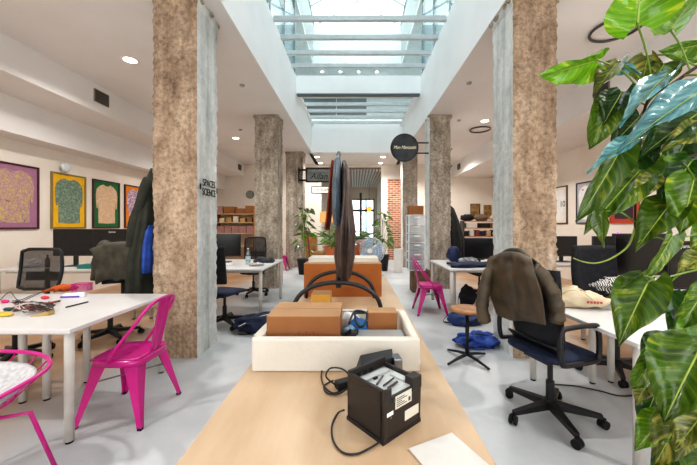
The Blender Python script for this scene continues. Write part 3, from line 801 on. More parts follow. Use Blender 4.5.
hanging('suede_strap', 'rust red suede garment hanging at left of the garment stand', 'garment', RUST,
        [((-.185,2.62,1.93),.012,.08,0),((-.19,2.62,1.85),.018,.12,0),((-.205,2.62,1.65),.022,.12,0),((-.222,2.62,1.45),.024,.12,0),((-.235,2.62,1.36),.022,.1,0)], 4, .06, 8)

# ---------------------------------------------------------------- things on the central table
T = Z
t = thing('foam_tray', 'white foam packing tray holding a cardboard box on central table', 'foam tray', (-.464, 1.40, T))
W_, D_, H_ = .757, .50, .148
m = MB(); e = .035
m.box((0,0,0),(W_,D_,.03)); m.box((0,0,.03),(W_,e,H_)); m.box((0,D_-e,.03),(W_,D_,H_)); m.box((0,e,.03),(e,D_-e,H_)); m.box((W_-e,e,.03),(W_,D_-e,H_))
m.build('tray', FOAM, t, bevel=.008)
def carton(name, label, cat, x0, x1, y0, y1, z0, z1, m_, top=None, group=None, rz=0, printm=None):
    cx, cy = (x0+x1)/2, (y0+y1)/2; a, b, h = (x1-x0)/2, (y1-y0)/2, z1-z0
    t = thing(name, label, cat, (cx, cy, z0), rz, group)
    MB().box((-a,-b,0),(a,b,h-.004)).build('carton', m_, t, bevel=.002)
    m = MB(); m.box((-a,-b,h-.004),(a,-.002,h)); m.box((-a,.002,h-.004),(a,b,h)); m.build('flaps', top or m_, t)
    if printm:
        m = MB()
        for k in range(7): m.box((-a*.25+k*a*.1,-b-.001,h*.42),(-a*.25+k*a*.1+a*.07,-b,h*.42+h*.14+(k % 2)*h*.06))
        m.build('printed_mark', printm, t)
    return t
carton('cardboard_box', 'closed brown cardboard box sitting in the white foam tray', 'box', -.425, -.072, 1.50, 1.77, T+.03, .9625, CARD, CARDL, printm=CARDD)
carton('cardboard_box', 'large orange brown cardboard box behind the garment stand', 'box', -.47, .245, 2.87, 3.3, T, 1.045, mat('orange cardboard', '#a9642c', .85, col2='#9a5825', scale=3), CARDL)
carton('cardboard_box', 'small yellow cardboard box standing under the garment stand', 'box', -.34, -.19, 2.42, 2.56, T, T+.125, mat('yellow cardboard', '#cf9c45', .85), CARDL)
carton('cardboard_box', 'small open tan cardboard box in right end of foam tray', 'box', .07, .225, 1.66, 1.76, T+.06, .935, CARD, CARDL)
t = thing('metal_plate', 'grey flat electronics tray lying in right end of the foam tray', 'tray', (.115, 1.56, .80))
MB().box((-.11,-.07,0),(.13,.07,.055)).build('plate', mat('grey sheet metal', '#a3a5a4', .4, .3), t, bevel=.004)
# loose bits in foam tray
bits = [(-.015,1.57,.036,'#1c1d22','black charger lying in foam tray beside the cardboard box'),(.02,1.70,.045,'#2a6fb0','blue plastic piece behind the black charger in foam tray'),(-.02,1.80,.045,'#e8e9ec','white plastic piece at back of the foam tray'),(-.03,1.65,.032,'#8fb4cf','pale blue plastic piece in middle of foam tray')]
for i, (x, y, r, c, l) in enumerate(bits):
    o = MB().blob((0,0,0), (r*1.25, r, r*1.15), .5, 2, i*3, 16, 10).build('plastic_part', mat('plastic part '+c, c, .4), None, smooth=True)
    tag(o, l, 'plastic part', None, (x, y, T+.03+r*.9+.03))
o = MB().tube(spl([(-.03,1.62,.89),(.0,1.70,.93),(.06,1.66,.93),(.05,1.58,.9),(.02,1.60,.88),(.0,1.68,.92),(.05,1.74,.91)], 8), .006, 8).build('cable', BLACK, None, smooth=True)
tag(o, 'black coiled cable heaped on the plastic pieces in foam tray', 'cable')
# blue white packets on the back edge
for i, (px, c, l) in enumerate([(328, '#d5d7de', 'white crumpled packet left behind foam tray rim'), (346, '#c8475e', 'red and white packet behind the foam tray'), (358, '#3f6fae', 'blue crumpled packet behind the foam tray')]):
    p = G(px+3, 304, T+.03); o = MB().blob((0,0,0), (.05, .035, .035), .4, 3, i*5+1, 16, 10).build('packet', mat('packet '+c, c, .5), None, smooth=True)
    tag(o, l, 'packet', None, (p.x, 2.05, T+.035))

# receipt printer
ang = math.atan2(.1165, .1336)
t = thing('receipt_printer', 'black open-topped receipt printer at front of the central table', 'printer', (.0868, .9335, T), ang)
L1, L2, HH = .177, .171, .160       # local +x along right face, local +y along left face
m = MB()
m.box((0,0,.004),(L1,L2,.115)); m.box((0,0,.115),(.010,L2,HH)); m.box((0,L2-.012,.115),(L1,L2,HH+.006)); m.box((L1-.01,0,.115),(L1,L2,HH-.012))
m.box((0,0,.115),(.035,.008,HH)); m.box((.035,0,.115),(L1-.03,.008,HH-.028)); m.box((L1-.045,-.003,.115),(L1+.003,.03,HH-.002)); m.box((-.003,-.002,.004),(.012,.006,HH+.003))
m.build('casing', mat('dark brown black plastic', '#231d1b', .42, col2='#2a2421', scale=5), t, bevel=.002)
m = MB(); m.box((.010,.008,.1149),(L1-.01,L2-.012,.134)); m.box((.04,.02,.134),(.12,.10,.139)); m.box((.03,.115,.134),(.15,.14,.141)); m.box((.125,.03,.134),(.15,.09,.143)); m.build('mechanism_tray', mat('light grey metal', '#c2c4c3', .45, .2), t)
m = MB(); m.tube([(.05,.03,.143),(.10,.035,.145)], .004, 6); m.tube([(.05,.05,.143),(.11,.06,.145)], .003, 6); m.tube([(.04,.07,.143),(.09,.09,.148)], .003, 6); m.box((.06,.10,.139),(.075,.108,.146)); m.build('mechanism_parts', BLACK, t)
for k in range(4): MB().box((.0105,.05+k*.027,.130),(.0125,.068+k*.027,.148)).build('port', RUB, t) 
for k in range(3): MB().box((.03+k*.03,L2-.0135,.133),(.048+k*.03,L2-.012,.150)).build('port', RUB, t)
st = mat('sticker paper', '#d9d5c8', .6)
s1 = MB().box((.05,-.0015,.088),(.128,-.0005,.128)).build('label_sticker', st, t)
m = MB()
for k in range(5): m.box((.055,-.002,.094+k*.006),(.055+.05-(k % 3)*.012,-.0015,.0965+k*.006))
m.box((.112,-.002,.093),(.122,-.0015,.106)); m.build('sticker_print', mat('print ink', '#4b4a48', .7), s1)
MB().box((.095,-.0015,.035),(.165,-.0005,.066)).build('label_sticker', st, t)
MB().box((.012,-.0015,.078),(.04,-.0005,.090)).build('label_sticker', mat('bright sticker', '#f3f3f0', .6), t)
m = MB(); m.box((-.004,-.001,0),(L1,.004,.012)); m.box((-.004,0,0),(0,L2,.012)); m.box((-.0015,.012,.012),(0,.017,.15)); m.build('edge_trim', BLACK, t)
MB().tube([(.03,-.002,.072),(.03,.004,.072)], .004, 10).build('screw', CHROME, t); MB().tube([(.045,-.004,.12),(.045,.004,.12)], .004, 10).build('screw', CHROME, t)
# small black box behind printer
t = thing('small_printer_head', 'black box with silver side piece between the printer and foam tray', 'device', (.055, 1.235, T), .15)
MB().hexa([(-.06,0,0),(.12,0,0),(.12,.09,0),(-.06,.09,0)], [(-.03,.01,.105),(.10,.01,.125),(.12,.09,.13),(-.02,.09,.11)]).build('casing', BLACK, t, bevel=.004)
MB().box((.10,-.012,.05),(.135,.05,.125)).build('side_piece', CHROME, t, bevel=.003)
MB().box((-.02,.0,.03),(.07,.004,.08)).build('front_panel', mat('charcoal plastic', '#2e2f33', .4), t)
# power adapter + cables
t = thing('power_adapter', 'black power adapter block with coiled cable left of the small device', 'adapter', (-.045, 1.27, T), .5)
MB().box((-.035,-.02,0),(.035,.02,.03)).build('block', BLACK, t, bevel=.004)
c_ = MB().tube(spl([(-.03,0,.012),(-.07,.02,.05),(-.04,.04,.07),(.01,.02,.06),(.02,-.03,.03),(-.04,-.05,.01),(-.08,-.02,.005),(-.07,.04,.005),(-.02,.06,.006)], 8), .0035, 8).build('coiled_lead', BLACK, t, smooth=True)
def cable(label, pts, r=.003, m_=BLACK):
    return tag(MB().tube(spl(pts, 8), r, 8).build('cable', m_, None, smooth=True), label, 'cable')
z = T+.005
def Q(px, py, zz=z): return G(px, py, zz)
cable('black cable curling on table from the adapter to the printer', [Q(346,368), Q(330,362), Q(322,370), Q(323,384), Q(333,393), Q(345,388), Q(350,384)])
cable('black cable looping on table from left face of printer to its base', [Q(344,410,T+.04), Q(338,413), Q(332,425), Q(333,440), Q(342,452), Q(356,454), Q(370,448), Q(378,443)])
o = MB().add([(.157,.915,T+.002),(.306,.985,T+.002),(.40,.776,T+.002),(.25,.71,T+.002),(.157,.915,T+.005),(.306,.985,T+.005),(.40,.776,T+.005),(.25,.71,T+.005)], [(0,3,2,1),(4,5,6,7),(0,1,5,4),(1,2,6,5),(2,3,7,6),(3,0,4,7)]).build('paper_sheet', PAPER, None)
tag(o, 'blank white card lying on table in front of the printer', 'card')
# ---------------------------------------------------------------- framed shirts
SHIRT = [(-.12,.46),(-.06,.435),(0,.425),(.06,.435),(.12,.46),(.24,.42),(.34,.34),(.37,.20),(.355,-.02),(.34,-.10),(.31,-.10),(.30,.0),(.29,.05),(.285,-.15),(.285,-.44),(0,-.45),(-.285,-.44),(-.285,-.15),(-.29,.05),(-.30,.0),(-.31,-.10),(-.34,-.10),(-.355,-.02),(-.37,.20),(-.34,.34),(-.24,.42)]
def framed(label, x, y0, y1, z0, z1, fr, mt, sh, side, back=False, group='framed shirts on the wall', thick=.03):
    """side +1: hangs on left wall facing +X; -1: on right wall facing -X; 0 on back wall facing -Y"""
    w_, h_ = y1-y0, z1-z0
    rz = {1: PI/2, -1: -PI/2, 0: 0}[side]
    t = thing('framed_picture', label, 'picture', (x, (y0+y1)/2, (z0+z1)/2) if side else ((y0+y1)/2, x, (z0+z1)/2), rz, group)
    f = .03 if w_ > .5 else .02
    m = MB(); a, b = w_/2, h_/2
    m.box((-a,-thick,-b),(a,0,-b+f)); m.box((-a,-thick,b-f),(a,0,b)); m.box((-a,-thick,-b+f),(-a+f,0,b-f)); m.box((a-f,-thick,-b+f),(a,0,b-f))
    m.build('frame', fr, t)
    MB().box((-a+f,-.015,-b+f),(a-f,-.002,b-f)).build('backing', mt, t)
    if sh:
        pts = [(px*w_/ .82*.88, pz*h_/.98*.88) for px, pz in SHIRT]
        m = MB(); n = len(pts)
        m.add([(p, -.022, q) for p, q in pts]+[(p, -.016, q) for p, q in pts], [tuple(range(n)), tuple(range(2*n-1, n-1, -1))]+[(i, n+i, n+(i+1) % n, (i+1) % n) for i in range(n)])
        m.build('shirt', sh, t)
    return t
def pattern(name, c1, c2, c3, scale=14):
    m, nt, b = base(name); b.inputs['Roughness'].default_value = .85
    f = noisetex(nt, scale, 4, .7)
    tc = nd(nt, 'ShaderNodeTexCoord'); v = nd(nt, 'ShaderNodeTexVoronoi', feature='DISTANCE_TO_EDGE'); v.inputs['Scale'].default_value = scale*1.3
    nt.links.new(tc.outputs['Object'], v.inputs['Vector'])
    o1 = ramp(nt, f, [(.42, lin(c1)), (.5, lin(c2)), (.6, lin(c1))])
    o2 = ramp(nt, v.outputs['Distance'], [(.0, lin(c3)), (.035, (1, 1, 1, 1))])
    mx = nd(nt, 'ShaderNodeMix', data_type='RGBA', blend_type='MULTIPLY'); mx.inputs[0].default_value = .8
    nt.links.new(o1, mx.inputs[6]); nt.links.new(o2, mx.inputs[7]); nt.links.new(mx.outputs[2], b.inputs['Base Color'])
    return m
MAR = mat('dark maroon frame', '#43161c', .5)
DKFR = mat('dark bronze frame', '#3a2f22', .5); GOLD = mat('brass frame', '#8b7440', .4)
framed('framed shirt, mauve backing in maroon frame, leftmost on the left wall', XL, 4.68, 5.51, 1.33, 2.41, MAR, mat('mauve mount', '#a57590', .9), pattern('ochre mauve print', '#c3a76c', '#a9829a', '#8a7480', 13), 1)
framed('framed green patterned shirt on yellow backing on the left wall', XL, 5.73, 6.47, 1.33, 2.39, GOLD, mat('yellow mount', '#e8b51c', .9), pattern('green camo print', '#8b9a86', '#4f6d62', '#c9cdb8', 15), 1)
framed('framed beige shirt on green backing on the left wall', XL, 6.64, 7.40, 1.33, 2.39, MAR, mat('green mount', '#1f6b3b', .9), pattern('beige print', '#d8bb9c', '#c9a888', '#e4cdb2', 10), 1)
framed('framed white and purple shirt on orange backing beside hanging coat', XL, 7.56, 8.32, 1.33, 2.39, MAR, mat('orange mount', '#dd8620', .9), pattern('purple white print', '#d9c9d2', '#7d4a78', '#b98d9c', 14), 1)
WSH = mat('white jersey cloth', '#e8e6e3', .9)
r1 = framed('framed white jersey with dark numerals seen just right of the nearest right pillar', XR, 8.06, 8.85, 1.43, 2.43, DKFR, mat('cream mount', '#e6ddd0', .9), WSH, -1)
text('numerals', '10', .22, BRACK, (.22, -.024, .02), (PI/2, 0, 0), r1, .001)
r2 = framed('framed white jersey in navy frame left of the leaves on right wall', XR, 6.92, 7.73, 1.43, 2.43, mat('navy frame', '#232838', .5), mat('grey mount', '#b9b6bb', .9), WSH, -1)
m = MB(); m.box((-.06,-.024,.02),(.06,-.0225,.12)); m.box((-.03,-.024,.12),(.03,-.0225,.17)); m.build('chest_emblem', mat('dark emblem', '#3c4258', .6), r2)
m = MB(); m.box((-.2,-.024,.3),(-.15,-.0225,.33)); m.build('small_badge', mat('red badge', '#b03838', .6), r2)
framed('framed dark shirt on red orange backing half hidden by the leaves', XR, 6.02, 6.72, 1.43, 2.43, mat('red frame', '#b8462a', .5), mat('red mount', '#b34a33', .9), mat('dark shirt cloth', '#3a3138', .9), -1)
framed('framed shirt in red frame behind the plant at the right edge', XR, 4.95, 5.66, 1.43, 2.43, mat('red frame', '#b8462a', .5), mat('cream mount', '#e6ddd0', .9), mat('dark shirt cloth', '#3a3138', .9), -1)
framed('small dark framed picture on the far right back wall, left of a pair', 12.5, 4.62, 5.0, 1.65, 2.25, DKFR, mat('amber print', '#b28a52', .9, col2='#5b4a34', scale=5), None, 0, group='small pictures on back wall')
framed('small gold framed picture on the far right back wall, right of a pair', 12.5, 5.15, 5.45, 1.65, 2.2, GOLD, mat('amber print', '#b28a52', .9, col2='#5b4a34', scale=5), None, 0, group='small pictures on back wall')
# wall lamp
t = thing('wall_lamp', 'small round white wall lamp above the yellow framed shirt', 'lamp', (XL, 5.95, 2.50))
M_ = Matrix.Rotation(PI/2, 4, 'Y')
MB().lathe([(0,.06),(.08,.06),(.095,.08),(.085,.11),(.05,.12),(0,.125)], 24, M_).build('shade', mat('lamp glass', '#d9dde0', .3), t, smooth=True)
MB().tube([(0,0,-.05),(.06,0,-.05),(.07,0,0)], .01, 8).build('bracket', CHROME, t)
# clock
t = thing('wall_clock', 'round grey green wall clock above the boxes, far left back wall', 'clock', (-4.2, 12.5, 2.62))
M2 = Matrix.Rotation(PI/2, 4, 'X')
MB().lathe([(.16,0),(.16,.03),(.14,.035)], 28, M2).build('rim', mat('clock rim', '#5e6a62', .5), t)
MB().lathe([(.135,0),(.135,.037)], 28, M2).build('dial', mat('clock dial', '#8b968c', .6), t)

# ---------------------------------------------------------------- far shelving and boxes
t = thing('shelf_unit', 'wooden shelf unit holding boxes at the far left back wall', 'shelf', (-5.2, 11.6, 0))
m = MB(); m.box((0,0,0),(.03,.45,2.0)); t_ = m.build('side_panel', WOOD, t)
MB().box((1.42,0,0),(1.45,.45,2.0)).build('side_panel', WOOD, t)
for z_ in (.6, 1.10, 1.50, 1.82): MB().box((.03,0,z_-.025),(1.42,.45,z_)).build('shelf', mat('pale wood', '#cdb18a', .6), t)
MB().box((.03,.43,0),(1.42,.45,1.8)).build('back_panel', mat('beige panel', '#c9b294', .8), t)
x = -5.15
PINKC = mat('dusty pink card', '#a97f78', .85)
for i in range(5):
    carton('storage_box', ['leftmost','second','middle','fourth','rightmost'][i]+' of five dusty pink storage boxes on the far left shelf', 'box', -5.15+i*.275, -4.90+i*.275, 11.65, 11.95, 1.10, 1.36, PINKC, group='dusty pink boxes on the far left shelf')
for i, (a, b_, h) in enumerate([(-5.15,-4.95,.28),(-4.9,-4.5,.27),(-4.46,-4.12,.20),(-4.1,-3.78,.30)]):
    carton('cardboard_box', ['small pale cardboard box at left end of the top far left shelf','wide brown cardboard box on top of far left shelf','low brown cardboard box on top of far left shelf','tall brown cardboard box at right end of the top far left shelf'][i], 'box', a, b_, 11.65, 11.95, 1.82, 1.82+h, CARD if i else PINKC, CARD, group='boxes on top of the far left shelf')
for i, c in enumerate(['#d9c7a4','#b98f5c','#e3d9c8','#c7a06a','#8f6a44']):
    o = MB().box((-.09,-.1,0),(.09,.1,.16+.03*(i % 3)),).build('folder', mat('folder '+c, c, .8), None, bevel=.01)
    tag(o, ['cream','tan','white','ochre','brown'][i]+' folder block on middle shelf of the far left unit', 'folder', 'folders on the far left shelf', (-5.0+i*.26, 11.8, 1.50))
t = thing('shelf_unit', 'dark shelf unit with black and white clutter at the far right', 'shelf', (3.9, 11.2, 0))
MB().box((0,0,0),(.03,.4,1.55)).build('side_panel', BLACK, t); MB().box((1.77,0,0),(1.8,.4,1.55)).build('side_panel', BLACK, t)
for z_ in (.5, 1.0, 1.3, 1.55): MB().box((.03,0,z_-.025),(1.77,.4,z_)).build('shelf', WOOD, t)
cl = ['#1c1b1e','#e0ddd6','#7c3a2c','#2b2f45','#c9a27a','#1c1b1e','#b9b6b0','#40352c']
nm = ['black','white','rust','navy','tan','jet black','grey','brown']
for i, c in enumerate(cl):
    o = MB().box((-.08,-.12,0),(.08,.12,.18+.02*(i % 3))).build('binder', mat('binder '+c, c, .7), None, bevel=.006)
    tag(o, nm[i]+' binder on second highest shelf of the far right unit', 'binder', 'binders on the far right shelf', (4.03+i*.2, 11.4, 1.0))
for i, (x, c, l) in enumerate([(4.1, '#1a1a1c', 'black lumpy bag on top of the far right shelf'), (4.6, '#6d5a48', 'brown lumpy bag on top of the far right shelf'), (5.2, '#c9b79a', 'pale cloth bundle on top of the far right shelf')]):
    tag(MB().blob((0,0,.11), (.24,.15,.13), .4, 2.5, i*7+2, 18, 10, 0).build('bag', mat('bag cloth '+c, c, .9), None, smooth=True), l, 'bag', None, (x, 11.4, 1.55))
for i, (x, c, l) in enumerate([(4.2, '#e5e1da', 'white box on third shelf of the far right unit'), (4.7, '#231f20', 'black box on third shelf of the far right unit'), (5.15, '#d0b48c', 'tan box on third shelf of the far right unit')]):
    tag(MB().box((-.18,-.14,0),(.18,.14,.17)).build('box', mat('carton '+c, c, .8), None, bevel=.005), l, 'box', None, (x, 11.4, 1.30))

# drawer tower
carton('wooden_crate', 'brown crate under the clear plastic drawer tower', 'crate', 1.19, 1.55, 6.45, 6.8, 0, .46, mat('crate wood', '#6b4f3a', .8, col2='#59402e', scale=4), group=None)
t = thing('drawer_tower', 'clear plastic drawer tower standing on a brown crate by right pillars', 'drawers', (1.10, 6.42, .46))
PLAS = glass('frosted plastic', '#dfe6ea', .35, .5)
m = MB()
for x in (.0, .33):
    for y in (0, .33): m.box((x,y,0),(x+.02,y+.02,1.14))
for k in range(7): m.box((0,0,k*.19-.001),(.35,.35,k*.19+.012)) if k*.19 < 1.15 else None
m.build('frame', mat('white plastic', '#dfe3e5', .4), t)
for k in range(6):
    d = MB().box((.022,-.01,.02+k*.19),(.328,.33,.02+k*.19+.155)).build('drawer', PLAS, t)
    MB().box((.12,-.025,.06+k*.19+.07),(.23,-.01,.06+k*.19+.09)).build('handle', WHITE, d)
    if k in (0, 1, 2, 3):
        MB().blob((.175,.16,.065+k*.19), (.13,.13,.05), .4, 3, k, 14, 8).build('contents', mat('contents %d' % k, ['#3a4048','#c12f8f','#6f93a4','#b9a9a0'][k], .6), d)
carton('cardboard_box', 'brown cardboard box on top of the plastic drawer tower', 'box', 1.13, 1.42, 6.45, 6.75, 1.612, 1.80, CARD)

# hanging signs
t = thing('round_sign', 'round black hanging sign with pale script on the second right pillar', 'sign', (1.10, 6.95, 3.12))
SG = mat('charcoal sign board', '#2b2c2f', .5, col2='#43444a', scale=6)
MB().lathe([(.30,-.03),(.31,-.02),(.31,.02),(.30,.03)], 40, M2).build('disc', SG, t, smooth=False)
MB().tube([(.30*math.cos(a*PI/24), -.03, .30*math.sin(a*PI/24)) for a in range(48)], .010, 8, True).build('rim', BLACK, t)
text('lettering', 'Mon Marcassin', .105, mat('pale gold letters', '#e6dfba', .5, emit=.3), (0, -.033, 0), (PI/2, 0, 0), t, .001, shear=.4, sx=.78)
for z_ in (.11, -.12):
    MB().tube([(.27,.0,z_),(.62,.0,z_),(.66,-.10,z_+.05)], .016, 8).build('arm', BRACK, t)
t = thing('rectangular_sign', 'black framed rectangular hanging sign with dark script on third left pillar', 'sign', (-1.24, 10.25, 3.04))
m = MB(); m.box((-.37,-.05,-.24),(.47,.03,-.20)); m.box((-.37,-.05,.20),(.47,.03,.24)); m.box((-.37,-.05,-.20),(-.33,.03,.20)); m.box((.43,-.05,-.20),(.47,.03,.20)); m.build('frame', BRACK, t)
MB().box((-.33,-.02,-.20),(.43,.01,.20)).build('board', mat('grey sign board', '#6f7270', .5, col2='#8b8d89', scale=4), t)
text('lettering', 'Allan', .28, BLACK, (.05, -.03, -.05), (PI/2, 0, 0), t, .002, shear=.35)
text('lettering', 'STUDIO MATERIALS', .075, mat('pale sign text', '#d9d8d0', .6), (.05, -.03, .14), (PI/2, 0, 0), t, .002)
for z_ in (.17, -.17): MB().tube([(-.37,0,z_),(-.6,0,z_)], .03, 8).build('arm', BRACK, t)
MB().box((-.62,-.05,-.25),(-.59,.05,.25)).build('mounting_plate', BRACK, t)
t = thing('light_box_sign', 'small white light box sign hanging below the rectangular sign', 'sign', (-1.05, 10.25, 2.55))
MB().box((-.38,-.04,-.12),(.38,.04,.12)).build('frame', BRACK, t); MB().box((-.35,-.045,-.095),(.35,-.04,.095)).build('face', mat('lit sign face', '#eeece4', .5, emit=.5), t)
text('lettering', 'ATELIER', .11, BRACK, (0, -.048, 0), (PI/2, 0, 0), t, .001)
MB().tube([(-.2,0,.12),(-.2,0,.25)], .008, 6).build('hanger', BRACK, t); MB().tube([(.2,0,.12),(.2,0,.25)], .008, 6).build('hanger', BRACK, t)
# black spot brackets on second right pillar
tag(MB().tube([(0,0,0),(.07,0,0),(.09,0,.03)], .012, 8).build('pillar_hook', BRACK, None), 'small dark hook high on right side of the second right pillar', 'hook', None, (2.10, 7.05, 3.10))
tag(MB().tube([(0,0,0),(.07,0,0),(.09,0,.03)], .012, 8).build('pillar_hook', BRACK, None), 'small dark hook a little lower on right side of the second right pillar', 'hook', None, (2.10, 7.05, 2.72))

# ---------------------------------------------------------------- fan, plants, clutter on far part of table
t = thing('desk_fan', 'round white desk fan turned right on the far part of central table', 'fan', (.27, 4.1, Z), -.55)
MB().lathe([(.12,0),(.12,.02),(.03,.03),(.02,.05),(.02,.28)], 24).build('base', WHITE, t, smooth=False)
MB().lathe([(.03,-.12),(.06,-.10),(.07,.0),(.05,.03)], 20, Matrix.Translation((0,.02,.33)) @ M2).build('motor', WHITE, t, smooth=True)
m = MB(); c_ = Vector((0,-.10,.33))
for r_, y_ in ((.17,0),(.165,.03),(.165,-.03),(.12,-.045),(.08,-.05),(.12,.045)): m.tube([(r_*math.cos(a*PI/14), y_+c_.y, c_.z+r_*math.sin(a*PI/14)) for a in range(28)], .003, 5, True)
for k in range(28):
    a = k*PI/14; m.tube([(.03*math.cos(a), c_.y-.055, c_.z+.03*math.sin(a)), (.12*math.cos(a), c_.y-.045, c_.z+.12*math.sin(a)), (.17*math.cos(a), c_.y, c_.z+.17*math.sin(a)), (.12*math.cos(a), c_.y+.045, c_.z+.12*math.sin(a))], .002, 4)
m.build('guard', mat('pale grey wire', '#c2cad4', .4), t)
m = MB()
for k in range(3):
    def bl(u, v, k=k):
        a = 2*PI*k/3+(u-.5)*1.6; r_ = .02+.13*v; return (r_*math.cos(a), c_.y+(u-.5)*.04, c_.z+r_*math.sin(a))
    m.grid(bl, 8, 6)
m.build('blade', mat('translucent blue blade', '#93a9bf', .3), t, smooth=True, solid=.003)
MB().lathe([(.03,0),(.03,.02)], 16, Matrix.Translation((0,-.15,.33)) @ M2).build('hub', WHITE, t)

LEAF = {}
def leafmat(name, c1, c2, c3, rough=.3, vg=.6, tl=.22):
    m, nt, b = base(name); b.inputs['Roughness'].default_value = rough; b.inputs['Coat Weight'].default_value = .3; b.inputs['Coat Roughness'].default_value = .12
    L = nt.links.new
    def M_(op, a, b_=None, c=None):
        n = nd(nt, 'ShaderNodeMath', operation=op)
        for k, x in enumerate((a, b_, c)):
            if x is None: continue
            if isinstance(x, (int, float)): n.inputs[k].default_value = x
            else: L(x, n.inputs[k])
        return n.outputs[0]
    uv = nd(nt, 'ShaderNodeUVMap'); sp = nd(nt, 'ShaderNodeSeparateXYZ'); L(uv.outputs[0], sp.inputs[0])
    a = M_('ABSOLUTE', M_('SUBTRACT', sp.outputs[0], .5)); v = sp.outputs[1]
    d = M_('SUBTRACT', M_('MULTIPLY', v, 9), M_('MULTIPLY', a, 5))
    vein = M_('POWER', M_('ABSOLUTE', M_('SINE', M_('MULTIPLY', d, PI))), .35)
    cb = nd(nt, 'ShaderNodeCombineXYZ'); L(d, cb.inputs[0]); L(M_('MULTIPLY', sp.outputs[0], 1.6), cb.inputs[1])
    oi = nd(nt, 'ShaderNodeObjectInfo'); L(M_('MULTIPLY', oi.outputs['Random'], 40), cb.inputs[2])
    n1 = nd(nt, 'ShaderNodeTexNoise'); n1.inputs['Scale'].default_value = 1.1; n1.inputs['Detail'].default_value = 5; n1.inputs['Roughness'].default_value = .65; L(cb.outputs[0], n1.inputs['Vector'])
    o = ramp(nt, n1.outputs['Fac'], [(.36, lin(c1)), (.50, lin(c2)), (vg-.02, lin(c2)), (vg+.06, lin(c3))])
    mx = nd(nt, 'ShaderNodeMix', data_type='RGBA'); L(M_('MULTIPLY', M_('SUBTRACT', 1, vein), .45), mx.inputs[0]); L(o, mx.inputs[6]); mx.inputs[7].default_value = lin(c3)
    ml = nd(nt, 'ShaderNodeMix', data_type='RGBA', blend_type='MULTIPLY'); ml.inputs[0].default_value = 1
    vr = M_('MULTIPLY_ADD', oi.outputs['Random'], .55, .68); cc = nd(nt, 'ShaderNodeCombineColor'); L(vr, cc.inputs[0]); L(vr, cc.inputs[1]); L(vr, cc.inputs[2])
    L(mx.outputs[2], ml.inputs[6]); L(cc.outputs[0], ml.inputs[7]); o = ml.outputs[2]
    L(o, b.inputs['Base Color'])
    bp = nd(nt, 'ShaderNodeBump'); bp.inputs['Strength'].default_value = .3; bp.inputs['Distance'].default_value = .003; L(vein, bp.inputs['Height']); L(bp.outputs[0], b.inputs['Normal'])
    tr = nd(nt, 'ShaderNodeBsdfTranslucent'); L(o, tr.inputs[0]); ms = nd(nt, 'ShaderNodeMixShader'); ms.inputs[0].default_value = tl
    L(b.outputs[0], ms.inputs[1]); L(tr.outputs[0], ms.inputs[2]); L(ms.outputs[0], nt.nodes['Material Output'].inputs[0])
    return m
LB = leafmat('bright leaf', '#3f7209', '#5f9410', '#a9b838')
LM = leafmat('mid leaf', '#2a4c0a', '#466c12', '#98a22e')
LD = leafmat('deep leaf', '#12300a', '#204a10', '#5f7a22')
LT = leafmat('painted sky sheen leaf', '#2f6468', '#5f9ea3', '#a5c9c8', .18, .58, .1)  # sky reflection on glossy leaves painted into the base colour as teal
LO = leafmat('olive leaf', '#3c4a14', '#5a6820', '#a39c48', vg=.52)
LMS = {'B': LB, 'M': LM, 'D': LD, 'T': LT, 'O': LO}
VEIN = mat('pale leaf vein', '#a9bd55', .5); STEM = mat('green stem', '#6d8a2c', .5); DSTEM = mat('dark brown stem', '#37241c', .6)
def leaf(parent, O, b, t_, w_, m_, nrm, cup=.18, droop=.12, wob=0):
    """heart shaped leaf: b base, t_ tip in world; nrm approx normal; w_ full width"""
    b = Vector(b); t_ = Vector(t_); d = t_-b; L = d.length; d.normalize()
    n = (nrm-d*nrm.dot(d)).normalized(); s = d.cross(n)
    def hw(v):   # half-width profile
        return (math.sin(PI*min(1, (v*.97+.03)**.62))**.85)*(1-.25*v)*1.12 if v < 1 else .012
    def fn(u, v):
        a = u*2-1
        w2 = w_/2*hw(v)
        back = -.10*L*abs(a)**1.6*(1-v)**4*1.6
        p = b+d*(L*v+back)+s*(a*w2)
        h = cup*abs(a)*w2*1.2-droop*L*(v**2)+wob*w_*math.sin(a*5+v*8)*.12*abs(a)-.02*w_*math.exp(-(a*7)**2)
        h += .02*w_*math.sin(v*26-abs(a)*5)*abs(a)
        return tuple(p+n*h-O)
    m = MB(); m.grid(fn, 12, 16); lf = m.build('leaf', m_, parent, smooth=True)
    me = lf.data; ul = me.uv_layers.new(name='UVMap')
    if len(me.vertices) == 13*17:
        for lp in me.loops: ul.data[lp.index].uv = ((lp.vertex_index % 13)/12, (lp.vertex_index//13)/16)
    else: print('LEAFMERGE', len(me.vertices))
    pts = [Vector(fn(.5, v/8))+n*.0012 for v in range(9)]
    MB().tube(pts, [.0022*(1-.8*k/8)*w_/.1 for k in range(9)], 5).build('midrib', VEIN, lf)
    return lf
